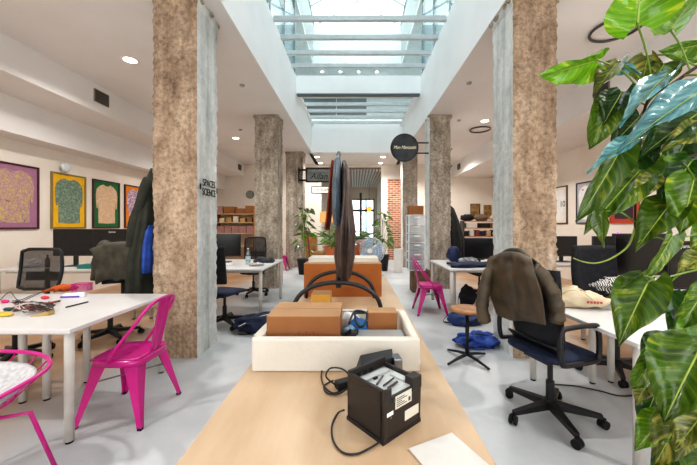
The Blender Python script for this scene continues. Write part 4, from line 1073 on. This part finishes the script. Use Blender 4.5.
# ---- big pothos at right
t = thing('potted_pothos', 'tall variegated pothos plant with large heart leaves at the right edge', 'plant', (1.42, 1.0, 0))
O = Vector((1.42, 1.0, 0))
m = MB(); m.lathe([(.13,0),(.17,.30),(.18,.33),(.16,.33),(.15,.29)], 28); m.build('pot', WHITE, t, smooth=False)
MB().lathe([(.0,.27),(.15,.27),(.0,.285)], 24).build('soil', SOIL, t)
MB().tube(spl([(0,0,.27),(-.02,.01,.8),(.0,.0,1.4),(-.03,0,2.0),(-.06,0,2.3)], 6), .022, 10).build('moss_pole', mat('moss pole fibre', '#4a3826', 1, bump=.5), t)
CAMP = Vector((0, 0, H))
LV = [ # bx,by, tx,ty, width px, depth, mat, tilt, ddepth(tip - base)
 (597,60,543,79,26,1.00,'B',-45,.02),(638,26,642,-34,54,.95,'B',10,-.06),(671,31,700,-18,26,1.0,'B',-35,.05),(703,44,663,54,20,1.05,'B',-40,0),
 (648,56,640,88,24,1.12,'O',30,.04),(664,64,646,96,26,1.10,'M',-20,.05),(700,56,678,66,14,1.1,'M',40,0),
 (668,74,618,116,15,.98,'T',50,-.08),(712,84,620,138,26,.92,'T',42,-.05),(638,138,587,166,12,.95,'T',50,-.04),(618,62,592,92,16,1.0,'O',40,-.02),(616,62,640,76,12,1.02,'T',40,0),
 (622,92,603,122,26,1.05,'D',20,0),(612,100,592,148,32,1.08,'M',-15,.02),(640,116,612,144,28,1.1,'D',15,0),(700,112,640,152,34,1.02,'D',30,0),(705,128,662,148,22,.98,'O',30,0),
 (620,150,584,220,26,1.0,'M',-30,-.03),(640,150,608,190,34,1.08,'D',10,0),(640,170,586,228,38,1.04,'M',12,-.04),(652,178,632,198,20,1.0,'O',0,0),(668,162,640,199,26,1.06,'B',10,0),
 (692,160,660,206,36,1.0,'D',5,0),(694,178,682,232,40,.96,'M',-8,-.02),(672,202,636,246,32,1.0,'M',15,-.04),(640,240,655,208,12,1.05,'D',30,0),(672,236,650,280,14,.98,'M',-40,0),
 (602,212,601,248,13,1.0,'M',30,0),(648,282,618,342,40,.96,'M',10,-.05),(665,290,640,320,24,1.02,'D',-25,0),(644,276,612,300,12,.98,'M',-50,0),(704,256,676,272,18,1.0,'O',25,0),(705,290,680,330,26,1.02,'M',-25,0),
 (700,348,663,420,62,.90,'M',6,-.04),(668,340,642,368,28,1.0,'D',10,0),(656,355,634,390,26,1.0,'M',-25,0),(650,380,634,404,18,1.04,'O',25,0),(664,418,634,450,26,.96,'M',10,0),(684,408,656,468,36,.92,'O',-12,0),
 (712,404,672,448,40,.88,'O',18,0),(690,438,650,478,34,.98,'D',5,0),(705,440,690,490,34,.9,'M',0,0),(700,300,672,352,34,1.06,'D',8,0),(716,220,694,262,26,1.02,'M',0,0),
 (690,132,668,178,34,1.12,'D',-10,0),(716,140,690,180,34,1.1,'D',5,0),(660,126,634,160,30,1.14,'O',-10,0),(712,322,684,366,38,1.0,'B',5,0),(678,350,660,400,30,1.06,'D',-5,0),(655,395,640,432,22,1.08,'D',0,0),
]
PETS = []
for (bx, by, tx, ty, wp, d, mk, tilt, dd) in LV:
    bp, tp = P(bx, by, d), P(tx, ty, d+dd)
    L = (tp-bp).normalized()
    n = (CAMP-(bp+tp)/2).normalized()
    n = Matrix.Rotation(math.radians(tilt), 3, L) @ n
    wid = wp*d/F/max(.6, math.cos(math.radians(tilt)))
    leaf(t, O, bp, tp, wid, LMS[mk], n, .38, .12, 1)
    PETS.append((bp, tp))
# stems: main dark branches then petioles
main = [[P(760,40,1.0), P(712,58,1.0), P(672,84,1.02), P(648,100,1.04), P(641,137,1.06), P(636,175,1.06), P(635,228,1.04)],
        [P(770,210,1.02), P(730,222,1.0), P(697,234,1.0), P(668,240,.99)], [P(780,290,1.0), P(730,268,1.0), P(697,270,.98), P(655,281,.97)],
        [P(780,330,1.0), P(720,335,.98), P(690,346,.97)], [P(780,380,.98), P(730,395,.95), P(700,405,.95)], [P(770,160,1.04), P(720,152,1.04), P(690,156,1.03), P(652,168,1.05)]]
POLE = [2.15, 1.42, 1.15, .98, .78, 1.6]
for i, b_ in enumerate(main):
    st_ = Vector((1.39, 1.0, max(.35, b_[0].z)))
    pts = spl([st_]+b_, 6); n = len(pts)
    MB().tube([p-O for p in pts], [(.006 if i in (0, 5) else .0045)*(1-.45*k/n) for k in range(n)], 8).build('stem', DSTEM if i in (0, 5) else STEM, t, smooth=True)
allp = [p for b_ in main for p in spl(b_, 6)]
for (bp, tp) in PETS:
    q = min(allp, key=lambda p: (p-bp).length+.25*abs(p.x-bp.x-.06)+.1*(p.x < bp.x))
    if (q-bp).length < .004: continue
    mid = (q+bp)/2+Vector((0,0,.12*(q-bp).length)) 
    MB().tube([p-O for p in spl([q, mid, bp, bp+(tp-bp)*.03], 4)], .0028, 6).build('petiole', STEM, t, smooth=True)
MB().tube([p-O for p in spl([P(635,228,1.04), P(628,246,1.03), P(612,258,1.02), P(597,263,1.02), P(584,262,1.02), P(573,258,1.02)], 6)], [.0035-.0018*k/30 for k in range(31)], 6).build('trailing_shoot', mat('yellow green shoot', '#8f9d3e', .5), t, smooth=True)

# ---- smaller plants
def bushy(name, label, loc, h, r, n, seed, pot=None, lm=LM, L=.16, W=.07, rise=.4, pr=.13, ph=.22):
    t = thing(name, label, 'plant', loc)
    rr = random.Random(seed)
    if pot: 
        MB().lathe([(pr*.75,0),(pr,ph),(pr*1.08,ph),(pr*1.08,ph*1.1),(pr*.9,ph*1.1)], 20).build('pot', pot, t); 
        MB().lathe([(0,ph*.9),(pr*.9,ph*.9),(0,ph*.92)], 16).build('soil', SOIL, t)
    base_ = ph if pot else 0
    for k in range(n):
        a = rr.random()*2*PI; f = rr.random()
        z_ = base_+h*(.15+.85*f); q = r*(.25+.75*rr.random())*(1-.35*f)
        e = Vector((math.cos(a)*q, math.sin(a)*q, z_)); s_ = Vector((math.cos(a)*q*.25, math.sin(a)*q*.25, max(base_, z_-.25*h)))
        MB().tube([s_*1, s_.lerp(e, .5)+Vector((0,0,.05)), e], .004, 5).build('stalk', STEM, t)
        tip = e+Vector((math.cos(a), math.sin(a), rise-rr.random()*1.2)).normalized()*L*(.7+.6*rr.random())
        leaf(t, Vector((0,0,0)), e, tip, W*(.8+.5*rr.random()), [lm, LM, LD][rr.randrange(3)], Vector((rr.uniform(-.5,.5), -.6, 1)), .15, .1)
    MB().tube([(0,0,base_*.9),(0,0,base_+h*.85)], .008, 6).build('stem', DSTEM, t)
    return t
bushy('potted_plant', 'leafy green plant standing on floor beside the third left pillar', (-1.45, 8.9, 0), 1.5, .3, 46, 3, BRACK, LB, .2, .12, .2, .2, .4)
bushy('potted_plant', 'leafy plant in front of the brick column at far right of corridor', (.85, 9.6, 0), 1.35, .36, 38, 5, BRACK, LM, .22, .13, .3, .2, .45)
bushy('potted_plant', 'spiky green plant in terracotta pot on far part of central table', (-.27, 4.0, Z+.24), .22, .16, 30, 9, TERRA, LM, .26, .03, .7, .13, .13)
bushy('potted_plant', 'wide green leafed plant behind the terracotta potted plant', (-.02, 4.3, Z+.24), .2, .2, 26, 12, TERRA, LD, .28, .05, .7, .12, .13)
bushy('potted_plant', 'small leafy plant at left rear corner of central table', (-.38, 5.6, Z), .3, .2, 24, 15, TERRA, LB, .16, .07, .4, .09, .13)
# lamp with drum shade
t = thing('table_lamp', 'table lamp with amber drum shade left of the garment stand', 'lamp', (-.39, 4.75, Z))
MB().lathe([(.08,0),(.08,.02),(.012,.03),(.012,.80)], 20).build('stand', GOLD, t)
MB().lathe([(.15,.70),(.14,.86),(.135,.86),(.145,.70)], 28).build('shade', mat('amber shade cloth', '#d9a765', .8, emit=.25), t, smooth=False)
# white tray / bench at far table and grey boxes
carton('storage_box', 'long white storage box on central table under the terracotta potted plant', 'box', -.44, .10, 3.72, 4.52, Z, Z+.24, WHITE)
tag(MB().box((-.33,-.12,0),(.33,.12,.045)).build('foam_slab', FOAM, None, bevel=.004), 'white foam slab resting on the large orange brown box', 'foam slab', None, (-.11, 3.07, 1.045))
carton('plastic_crate', 'pale grey crate on central table behind white fan', 'crate', .02, .25, 4.75, 5.0, Z, Z+.33, mat('pale grey plastic', '#b3b0a8', .6))
carton('cardboard_box', 'small brown box at left of terracotta pot on central table', 'box', -.46, -.34, 3.45, 3.62, Z, Z+.36, mat('dark ochre card', '#8d6a3c', .8))
tag(MB().blob((0,0,.07), (.12,.1,.08), .4, 3, 5, 18, 12, 0).build('cloth_bundle', mat('white pink cloth', '#e2cfcc', .9, col2='#c79ba0', scale=20), None, smooth=True), 'white and pink cloth bundle on pale grey crate', 'cloth', None, (.12, 4.87, Z+.33))
t = thing('cane', 'thin dark red cane leaning by the left rear side of table', 'cane', (-.70, 5.2, 0))
MB().tube([(0,0,0),(-.1,.1,1.25),(-.12,.12,1.30),(-.17,.14,1.29)], .012, 8).build('shaft', mat('dark red cane', '#5d2a2a', .5), t)
# pendant in corridor
t = thing('pendant_lamp', 'small amber globe pendant hanging in far corridor', 'lamp', (.70, 15.4, 2.2))
MB().blob((0,0,0), (.13,.13,.13), 0, 1, 0, 20, 12).build('globe', mat('amber globe', '#e8a040', .4, emit=1.2), t, smooth=True)
MB().tube([(0,0,.13),(0,0,1.38)], .008, 6).build('cord', BLACK, t)
t = thing('floor_heater', 'white cylindrical heater standing by far brick column', 'heater', (1.27, 9.2, 0))
MB().lathe([(.12,0),(.13,.03),(.13,.68),(.11,.72)], 24).build('body', WHITE, t, smooth=False); MB().lathe([(.10,.72),(.10,.74)], 20).build('top_grille', BRACK, t)
t = thing('corridor_post', 'dark slim coat post standing in far corridor', 'post', (.25, 13.6, 0))
MB().lathe([(.2,0),(.2,.04),(.05,.06),(.05,2.8)], 16).build('post', BRACK, t)
carton('side_cabinet', 'warm wooden cabinet against the far left partition by corridor', 'cabinet', -2.2, -1.5, 12.0, 12.45, 0, 1.0, WOOD)

# ---------------------------------------------------------------- things on the front left desk
def up(px, py, zz=Z): return G(px, py, zz)
def fl(px, py, zz=0): return G(px, py, zz)
p = up(57, 292)
t = thing('work_glove', 'orange suede work glove lying near back of front left desk', 'glove', (p.x, p.y, Z), .5)
m = MB(); m.blob((.06,0,.035), (.10,.06,.035), .25, 2, 3, 20, 10, 0); m.build('palm', mat('orange suede', '#d0641c', .9, col2='#a8481a', scale=9), t, smooth=True)
for k in range(4): MB().tube([(0,-.03+k*.02,.03),(-.05,-.045+k*.028,.03),(-.09-.01*(k % 2),-.05+k*.032,.015)], [.014,.013,.010], 10).build('finger', mat('brown suede', '#94491e', .9), t, smooth=True)
MB().tube([(.04,-.05,.03),(.0,-.09,.02)], [.014,.01], 10).build('thumb', mat('brown suede', '#94491e', .9), t, smooth=True)
p = up(82, 291)
t = thing('mesh_pen_holder', 'magenta mesh basket at back corner of front left desk', 'basket', (p.x, p.y, Z), .1)
m = MB()
for k in range(9):
    z_ = .003+k*.0085; m.tube([(-.07,-.045,z_),(.07,-.045,z_),(.07,.045,z_),(-.07,.045,z_)], .0015, 4, True)
for k in range(16):
    a = -.07+k*.14/15; m.tube([(a,-.045,0),(a,-.045,.075)], .0013, 4); m.tube([(a,.045,0),(a,.045,.075)], .0013, 4)
for k in range(9):
    a = -.045+k*.09/8; m.tube([(-.07,a,0),(-.07,a,.075)], .0013, 4); m.tube([(.07,a,0),(.07,a,.075)], .0013, 4)
m.tube([(-.07,-.045,.075),(.07,-.045,.075),(.07,.045,.075),(-.07,.045,.075)], .003, 6, True); m.build('mesh_body', MAG, t)
p = up(75, 297)
t = thing('label_gun', 'white and purple handheld label tool on front left desk', 'tool', (p.x, p.y, Z), .15)
MB().hexa([(-.10,-.03,0),(.09,-.02,0),(.09,.03,0),(-.10,.03,0)], [(-.085,-.02,.035),(.08,-.012,.045),(.08,.02,.045),(-.085,.02,.035)]).build('body', mat('white tool plastic', '#e6e4f0', .4), t, bevel=.008)
MB().hexa([(-.104,-.034,0),(.05,-.026,0),(.05,.034,0),(-.104,.034,0)], [(-.10,-.03,.016),(.05,-.022,.016),(.05,.03,.016),(-.10,.03,.016)]).build('grip', mat('purple plastic', '#5a35a0', .4), t, bevel=.004)
a, b_ = up(66, 308), up(88, 302.5)
tag(MB().tube([a+Vector((0,0,.006)), b_+Vector((0,0,.006))], .006, 8).build('pen', BLACK, None), 'black pen lying alone on the front left desk', 'pen')
a, b_ = up(14, 312), up(60, 303)
tag(MB().tube([a+Vector((0,0,.012)), b_+Vector((0,0,.018))], [.012, .009], 8).build('wooden_tool', mat('red brown wood', '#6d3325', .5), None), 'long red brown wooden tool across the cable pile', 'tool')
a = up(30, 317)
tag(MB().hexa([(0,0,0),(.10,.03,0),(.10,.08,0),(.09,.08,0)], [(0,0,.005),(.10,.03,.035),(.10,.08,.03),(.09,.08,.02)]).build('wooden_wedge', mat('pale wedge wood', '#b59a5c', .7), None), 'pale wooden pointed wedge in front of the cable pile', 'wedge', None, (a.x, a.y, Z))
a = up(3, 316)
tag(MB().blob((0,0,.012), (.07,.035,.014), .2, 2, 2, 16, 8, 0).build('yellow_tape', mat('yellow plastic', '#d6b428', .5), None, smooth=True), 'yellow plastic strip at left edge of front left desk', 'strip', None, (a.x, a.y, Z))
for i, (px, py, c, l) in enumerate([(5, 303, '#d21f74', 'pink marker cap at left of the front left desk'), (45, 299, '#d62b4c', 'red clip among cables on front left desk'), (22, 306, '#2b2a33', 'black connector in middle of the cable pile'), (8, 311, '#203a2c', 'dark green handle at left of the cable pile')]):
    a = up(px, py); tag(MB().blob((0,0,.014), (.035,.02,.014), .25, 2.5, i*2+1, 14, 8, 0).build('small_part', mat('small part '+c, c, .5), None, smooth=True), l, 'small part', None, (a.x, a.y, Z))
cr = random.Random(4)
ccs = [BLACK, mat('grey cable', '#6f6a68', .5), mat('red cable', '#8c2f26', .5), BLACK, mat('white cable', '#d2cfcb', .5), mat('brown cable', '#4b3029', .5)]
ls = ['black', 'grey', 'dark red', 'second black', 'white', 'brown']
for i in range(6):
    pts = []
    for k in range(9):
        px = 10+cr.random()*45; py = 300+cr.random()*12
        a = up(px, py, Z+.006+cr.random()*.02+i*.003); pts.append(a)
    tag(MB().tube(spl(pts, 6), .0038, 6).build('cable', ccs[i], None, smooth=True), ls[i]+' cable tangled in the pile on front left desk', 'cable', 'cables in the desk pile')
tag(MB().tube(spl([up(0,300,Z+.005),up(10,292,Z+.04),up(18,300,Z+.005),up(30,296,Z+.005),up(44,291,Z+.005),up(36,295,Z+.006),up(20,302,Z+.006)], 6), .0032, 6).build('cable', ccs[5], None, smooth=True), 'thin brown cable arching behind the pile on front left desk', 'cable')

# ---- things on the monitor desk, left
for i, (x, y, w2, h2, c, l) in enumerate([(-4.05,4.78,.16,.06,'#1f7a70','teal book lying on monitor desk under left monitors'),(-3.9,4.8,.11,.10,'#2a2a2c','black book block beside the teal book'),(-5.05,4.85,.16,.13,'#d9d5cf','crumpled white papers on monitor desk behind mesh chair'),(-3.55,4.75,.1,.05,'#c9b08c','tan notebook on monitor desk near the jacket')]):
    if i == 2: o = MB().blob((0,0,.06), (w2,.1,.07), .6, 4, 8, 24, 12, 0).build('papers', mat('grey white paper', '#cfccca', .8), None)
    else: o = MB().box((-w2/1.2,-.09,0),(w2/1.2,.09,h2)).build('book', mat('book '+c, c, .6), None, bevel=.004)
    tag(o, l, 'papers' if i == 2 else 'book', None, (x, y, Z))
t = thing('small_bottle', 'small brown bottle on monitor desk below yellow framed shirt', 'bottle', (-4.78, 4.85, Z))
MB().lathe([(.03,0),(.03,.12),(.012,.16),(.012,.20)], 16).build('body', mat('brown glass', '#4a3a20', .2), t, smooth=True); MB().lathe([(.015,.20),(.015,.22)], 12).build('cap', WHITE, t)
# ---- bottle desk
t = thing('water_bottle', 'clear plastic water bottle standing on the left middle desk', 'bottle', (-1.80, 5.25, Z))
MB().lathe([(.036,0),(.04,.01),(.038,.06),(.04,.1),(.037,.14),(.04,.17),(.030,.21),(.014,.235),(.014,.25)], 20).build('body', glass('bottle plastic', '#cfe0e2', .3, .1), t, smooth=True)
MB().lathe([(.016,.25),(.016,.27)], 14).build('cap', mat('white cap', '#e8eaea', .4), t); MB().lathe([(.0405,.08),(.0405,.135)], 20).build('wrapper', mat('pale blue wrapper', '#b9d1d6', .5), t)
def laptopish(name, label, cat, x, y, w2, d2, h2, m_, rz=0):
    return tag(MB().hexa([(-w2,-d2,0),(w2,-d2,0),(w2,d2,0),(-w2,d2,0)], [(-w2*.96,-d2*.95,h2*.7),(w2*.96,-d2*.95,h2*.6),(w2*.96,d2*.95,h2),(-w2*.96,d2*.95,h2)]).build(name, m_, None, bevel=.004), label, cat, None, (x, y, Z), rz)
laptopish('keyboard', 'white keyboard on the bottle desk left of the bottle', 'keyboard', -2.2, 5.15, .2, .07, .025, WHITE, .1)
laptopish('tablet', 'black tablet lying at near left of bottle desk', 'tablet', -2.25, 4.85, .13, .09, .02, BLACK, -.1)
tag(MB().blob((0,0,.03), (.17,.10,.06), .6, 3, 4, 22, 12, 0).build('camera_pouch', mat('dark pouch cloth', '#23252d', .8, col2='#4a4a50', scale=9), None, smooth=True), 'dark crumpled pouch at right end of the bottle desk', 'pouch', None, (-1.60, 5.5, Z))
tag(MB().blob((0,0,.02), (.12,.08,.03), .6, 3, 14, 20, 10, 0).build('papers', PAPER, None, smooth=True), 'crumpled white paper in front of dark pouch on bottle desk', 'papers', None, (-1.60, 5.05, Z))
# ---- right middle desk
tag(MB().grid(lambda u, v: (.33*(u*2-1)*(1+.1*math.sin(v*9)), .16*(v*2-1)*(1+.2*math.sin(u*7)), .03+.035*noise.noise(Vector((u*4, v*4, 2)))+.02*math.sin(PI*u)*math.sin(PI*v)), 20, 14).build('folded_clothes', NAVY, None, smooth=True, solid=.03), 'navy folded clothes lying at near edge of right middle desk', 'clothes', None, (1.85, 4.95, Z+.005))
tag(MB().blob((0,0,.04), (.16,.1,.07), .7, 3.5, 21, 24, 12, 0).build('cable_heap', mat('silver grey bundle', '#b4b5b6', .5, col2='#4d4e52', scale=20), None, smooth=True), 'silver grey bundle of headphones and wires in front of right middle monitor', 'cable bundle', None, (1.90, 5.22, Z))
tag(MB().blob((0,0,.13), (.12,.10,.15), .25, 2, 11, 20, 14, 0).build('backpack', mat('navy backpack nylon', '#17234a', .7), None, smooth=True), 'navy blue backpack left of monitor on right middle desk', 'backpack', None, (1.78, 5.62, Z))
# ---- front right desk : tote bag, striped cloth, white box, crate, papers
p = up(575, 303)
t = thing('tote_bag', 'crumpled cream canvas tote bag with red print on front right desk', 'bag', (1.80, 2.52, Z), -.25)
def tote(u, v):
    a = u*2*PI; e = PI*(v-.5); c = math.cos(e)
    sg = lambda k, q: math.copysign(abs(k)**q, k)
    x = .22*sg(math.cos(a), .7)*c; y = .10*sg(math.sin(a), .8)*c
    z_ = .065+.07*math.sin(e)*(1-.35*math.cos(a)*1)
    n_ = noise.noise(Vector((x*9, y*9, z_*14)))*.035+noise.noise(Vector((x*24, y*24, z_*30)))*.022
    return (x*(1+n_*2), y*(1+n_*4), max(0, z_+n_*(1 if v > .3 else 0)))
MB().grid(tote, 44, 20).build('body', CANV, t, smooth=True)
MB().tube(spl([(-.12,-.05,.11),(-.08,-.10,.15),(0,-.11,.13),(.06,-.11,.08)], 6), .008, 6, flat=.4).build('strap', CANV, t, smooth=True)
MB().tube(spl([(-.16,.03,.12),(-.10,-.02,.17),(-.02,.0,.16),(.05,-.02,.12)], 6), .008, 6, flat=.4).build('strap', CANV, t, smooth=True)
m = MB()
for k in range(5): m.box((.02+k*.022,-.112,.055),(.034+k*.022,-.106,.072))
m.build('red_print', mat('faded red print', '#b4564f', .9), t)
t = thing('striped_cloth', 'black and white striped cloth spilling from dark bag behind tote', 'cloth', (2.22, 2.62, Z+.10))
stp, nt, b = base('black white stripes'); tc = nd(nt, 'ShaderNodeTexCoord'); wv = nd(nt, 'ShaderNodeTexWave'); wv.inputs['Scale'].default_value = 16; wv.inputs['Distortion'].default_value = 4
nt.links.new(tc.outputs['Object'], wv.inputs[0]); oo = ramp(nt, wv.outputs['Fac'], [(.45, lin('#17171a')), (.55, lin('#d9d5d0'))]); nt.links.new(oo, b.inputs['Base Color']); b.inputs['Roughness'].default_value = .9
MB().blob((0,0,.04), (.19,.11,.07), .7, 3, 31, 40, 20).build('folds', stp, t, smooth=True)
tag(MB().blob((0,0,.06), (.2,.12,.09), .3, 2.5, 33, 24, 14, 0).build('handbag', BLACK2, None, smooth=True), 'black handbag under the striped cloth on front right desk', 'bag', None, (2.25, 2.66, Z))
carton('white_box', 'white flat-sided box on front right desk right of the tote bag', 'box', 2.02, 2.32, 2.22, 2.36, Z, Z+.16, WHITE, rz=-.55)
carton('wooden_box', 'open light wooden box behind leaves at right side of front right desk', 'box', 2.55, 2.85, 2.4, 2.56, Z, Z+.10, mat('light crate wood', '#b98252', .7), WOOD)
o = MB().box((-.12,-.09,0),(.12,.09,.006)).build('papers', PAPER, None); tag(o, 'white printed papers near the wooden box on front right desk', 'papers', None, (2.35, 2.08, Z), .2)
tag(MB().box((-.06,-.01,0),(.06,.01,.012)).build('marker', BLACK, None, bevel=.003), 'black marker lying below the papers on front right desk', 'marker', None, (2.26, 1.95, Z), .1)
tag(MB().lathe([(.012,0),(.014,.006),(.0,.016)], 14).build('status_light', mat('magenta light', '#e030c0', .4, emit=1.5), None, smooth=True), 'tiny magenta light on top edge of broad monitor', 'light', None, (2.78, 3.3, Z+.57))
# ---- bags on floor
def bag(name, label, cat, m_, c, r, seed, rz=0, amp=.35, straps=2, sm=None):
    t = thing(name, label, cat, (c[0], c[1], 0), rz)
    MB().blob((0,0,r[2]*.72), r, amp, 2.6, seed, 36, 20, .004).build('body', m_, t, smooth=True)
    rr = random.Random(seed)
    for k in range(straps):
        a = rr.random()*2*PI; q = Vector((math.cos(a)*r[0]*.8, math.sin(a)*r[1]*.8, r[2]*.9))
        MB().tube(spl([q, q*1.25+Vector((0,0,-.02)), Vector((q.x*1.5, q.y*1.4, .02)), Vector((q.x*1.2+.1, q.y*1.5, .012))], 6), .011, 6, flat=.4).build('strap', sm or m_, t, smooth=True)
    m = MB(); m.tube(spl([(-r[0]*.6,-r[1]*.5,r[2]*1.45),(0,-r[1]*.2,r[2]*1.65),(r[0]*.6,-r[1]*.4,r[2]*1.45)], 6), .007, 6); m.build('zip', BLACK, t)
    return t
bag('duffel_bag', 'flat navy bag with black straps lying on floor beside the bottle desk', 'bag', NAVY, (-1.24, 4.2), (.35,.22,.12), 5, .3, .35, 3, BLACK)
DB = [o for o in COL.objects if o.name.startswith('duffel_bag')][0]
MB().tube(spl([(-.3,-.12,.10),(-.05,-.08,.19),(.2,0,.19),(.32,.1,.08)], 6), .012, 6, flat=.5).build('strap', WHITE, DB, smooth=True, label='white strap')
bag('backpack', 'dark blue backpack on floor under the right middle desk', 'backpack', mat('mid navy nylon', '#22407c', .6, col2='#16264a', scale=6), (1.56, 4.42), (.25,.16,.11), 9, 0, .3, 2, BLACK)
bag('nylon_bag', 'crumpled bright blue nylon bag on floor behind the round stool', 'bag', BLUE, (1.42, 3.62), (.23,.13,.085), 13, .1, .55, 2, BLUE)
bag('handbag', 'black handbag standing under the right middle desk', 'bag', BLACK2, (1.98, 5.5), (.14,.09,.2), 17, 0, .2, 1)
# pink garment at far left / floor cable at right
cable('black cable trailing across the floor behind the front right chair', [fl(550,384,.01), fl(575,386,.01), fl(600,391,.01), fl(625,396,.01), fl(660,390,.01)], .006)
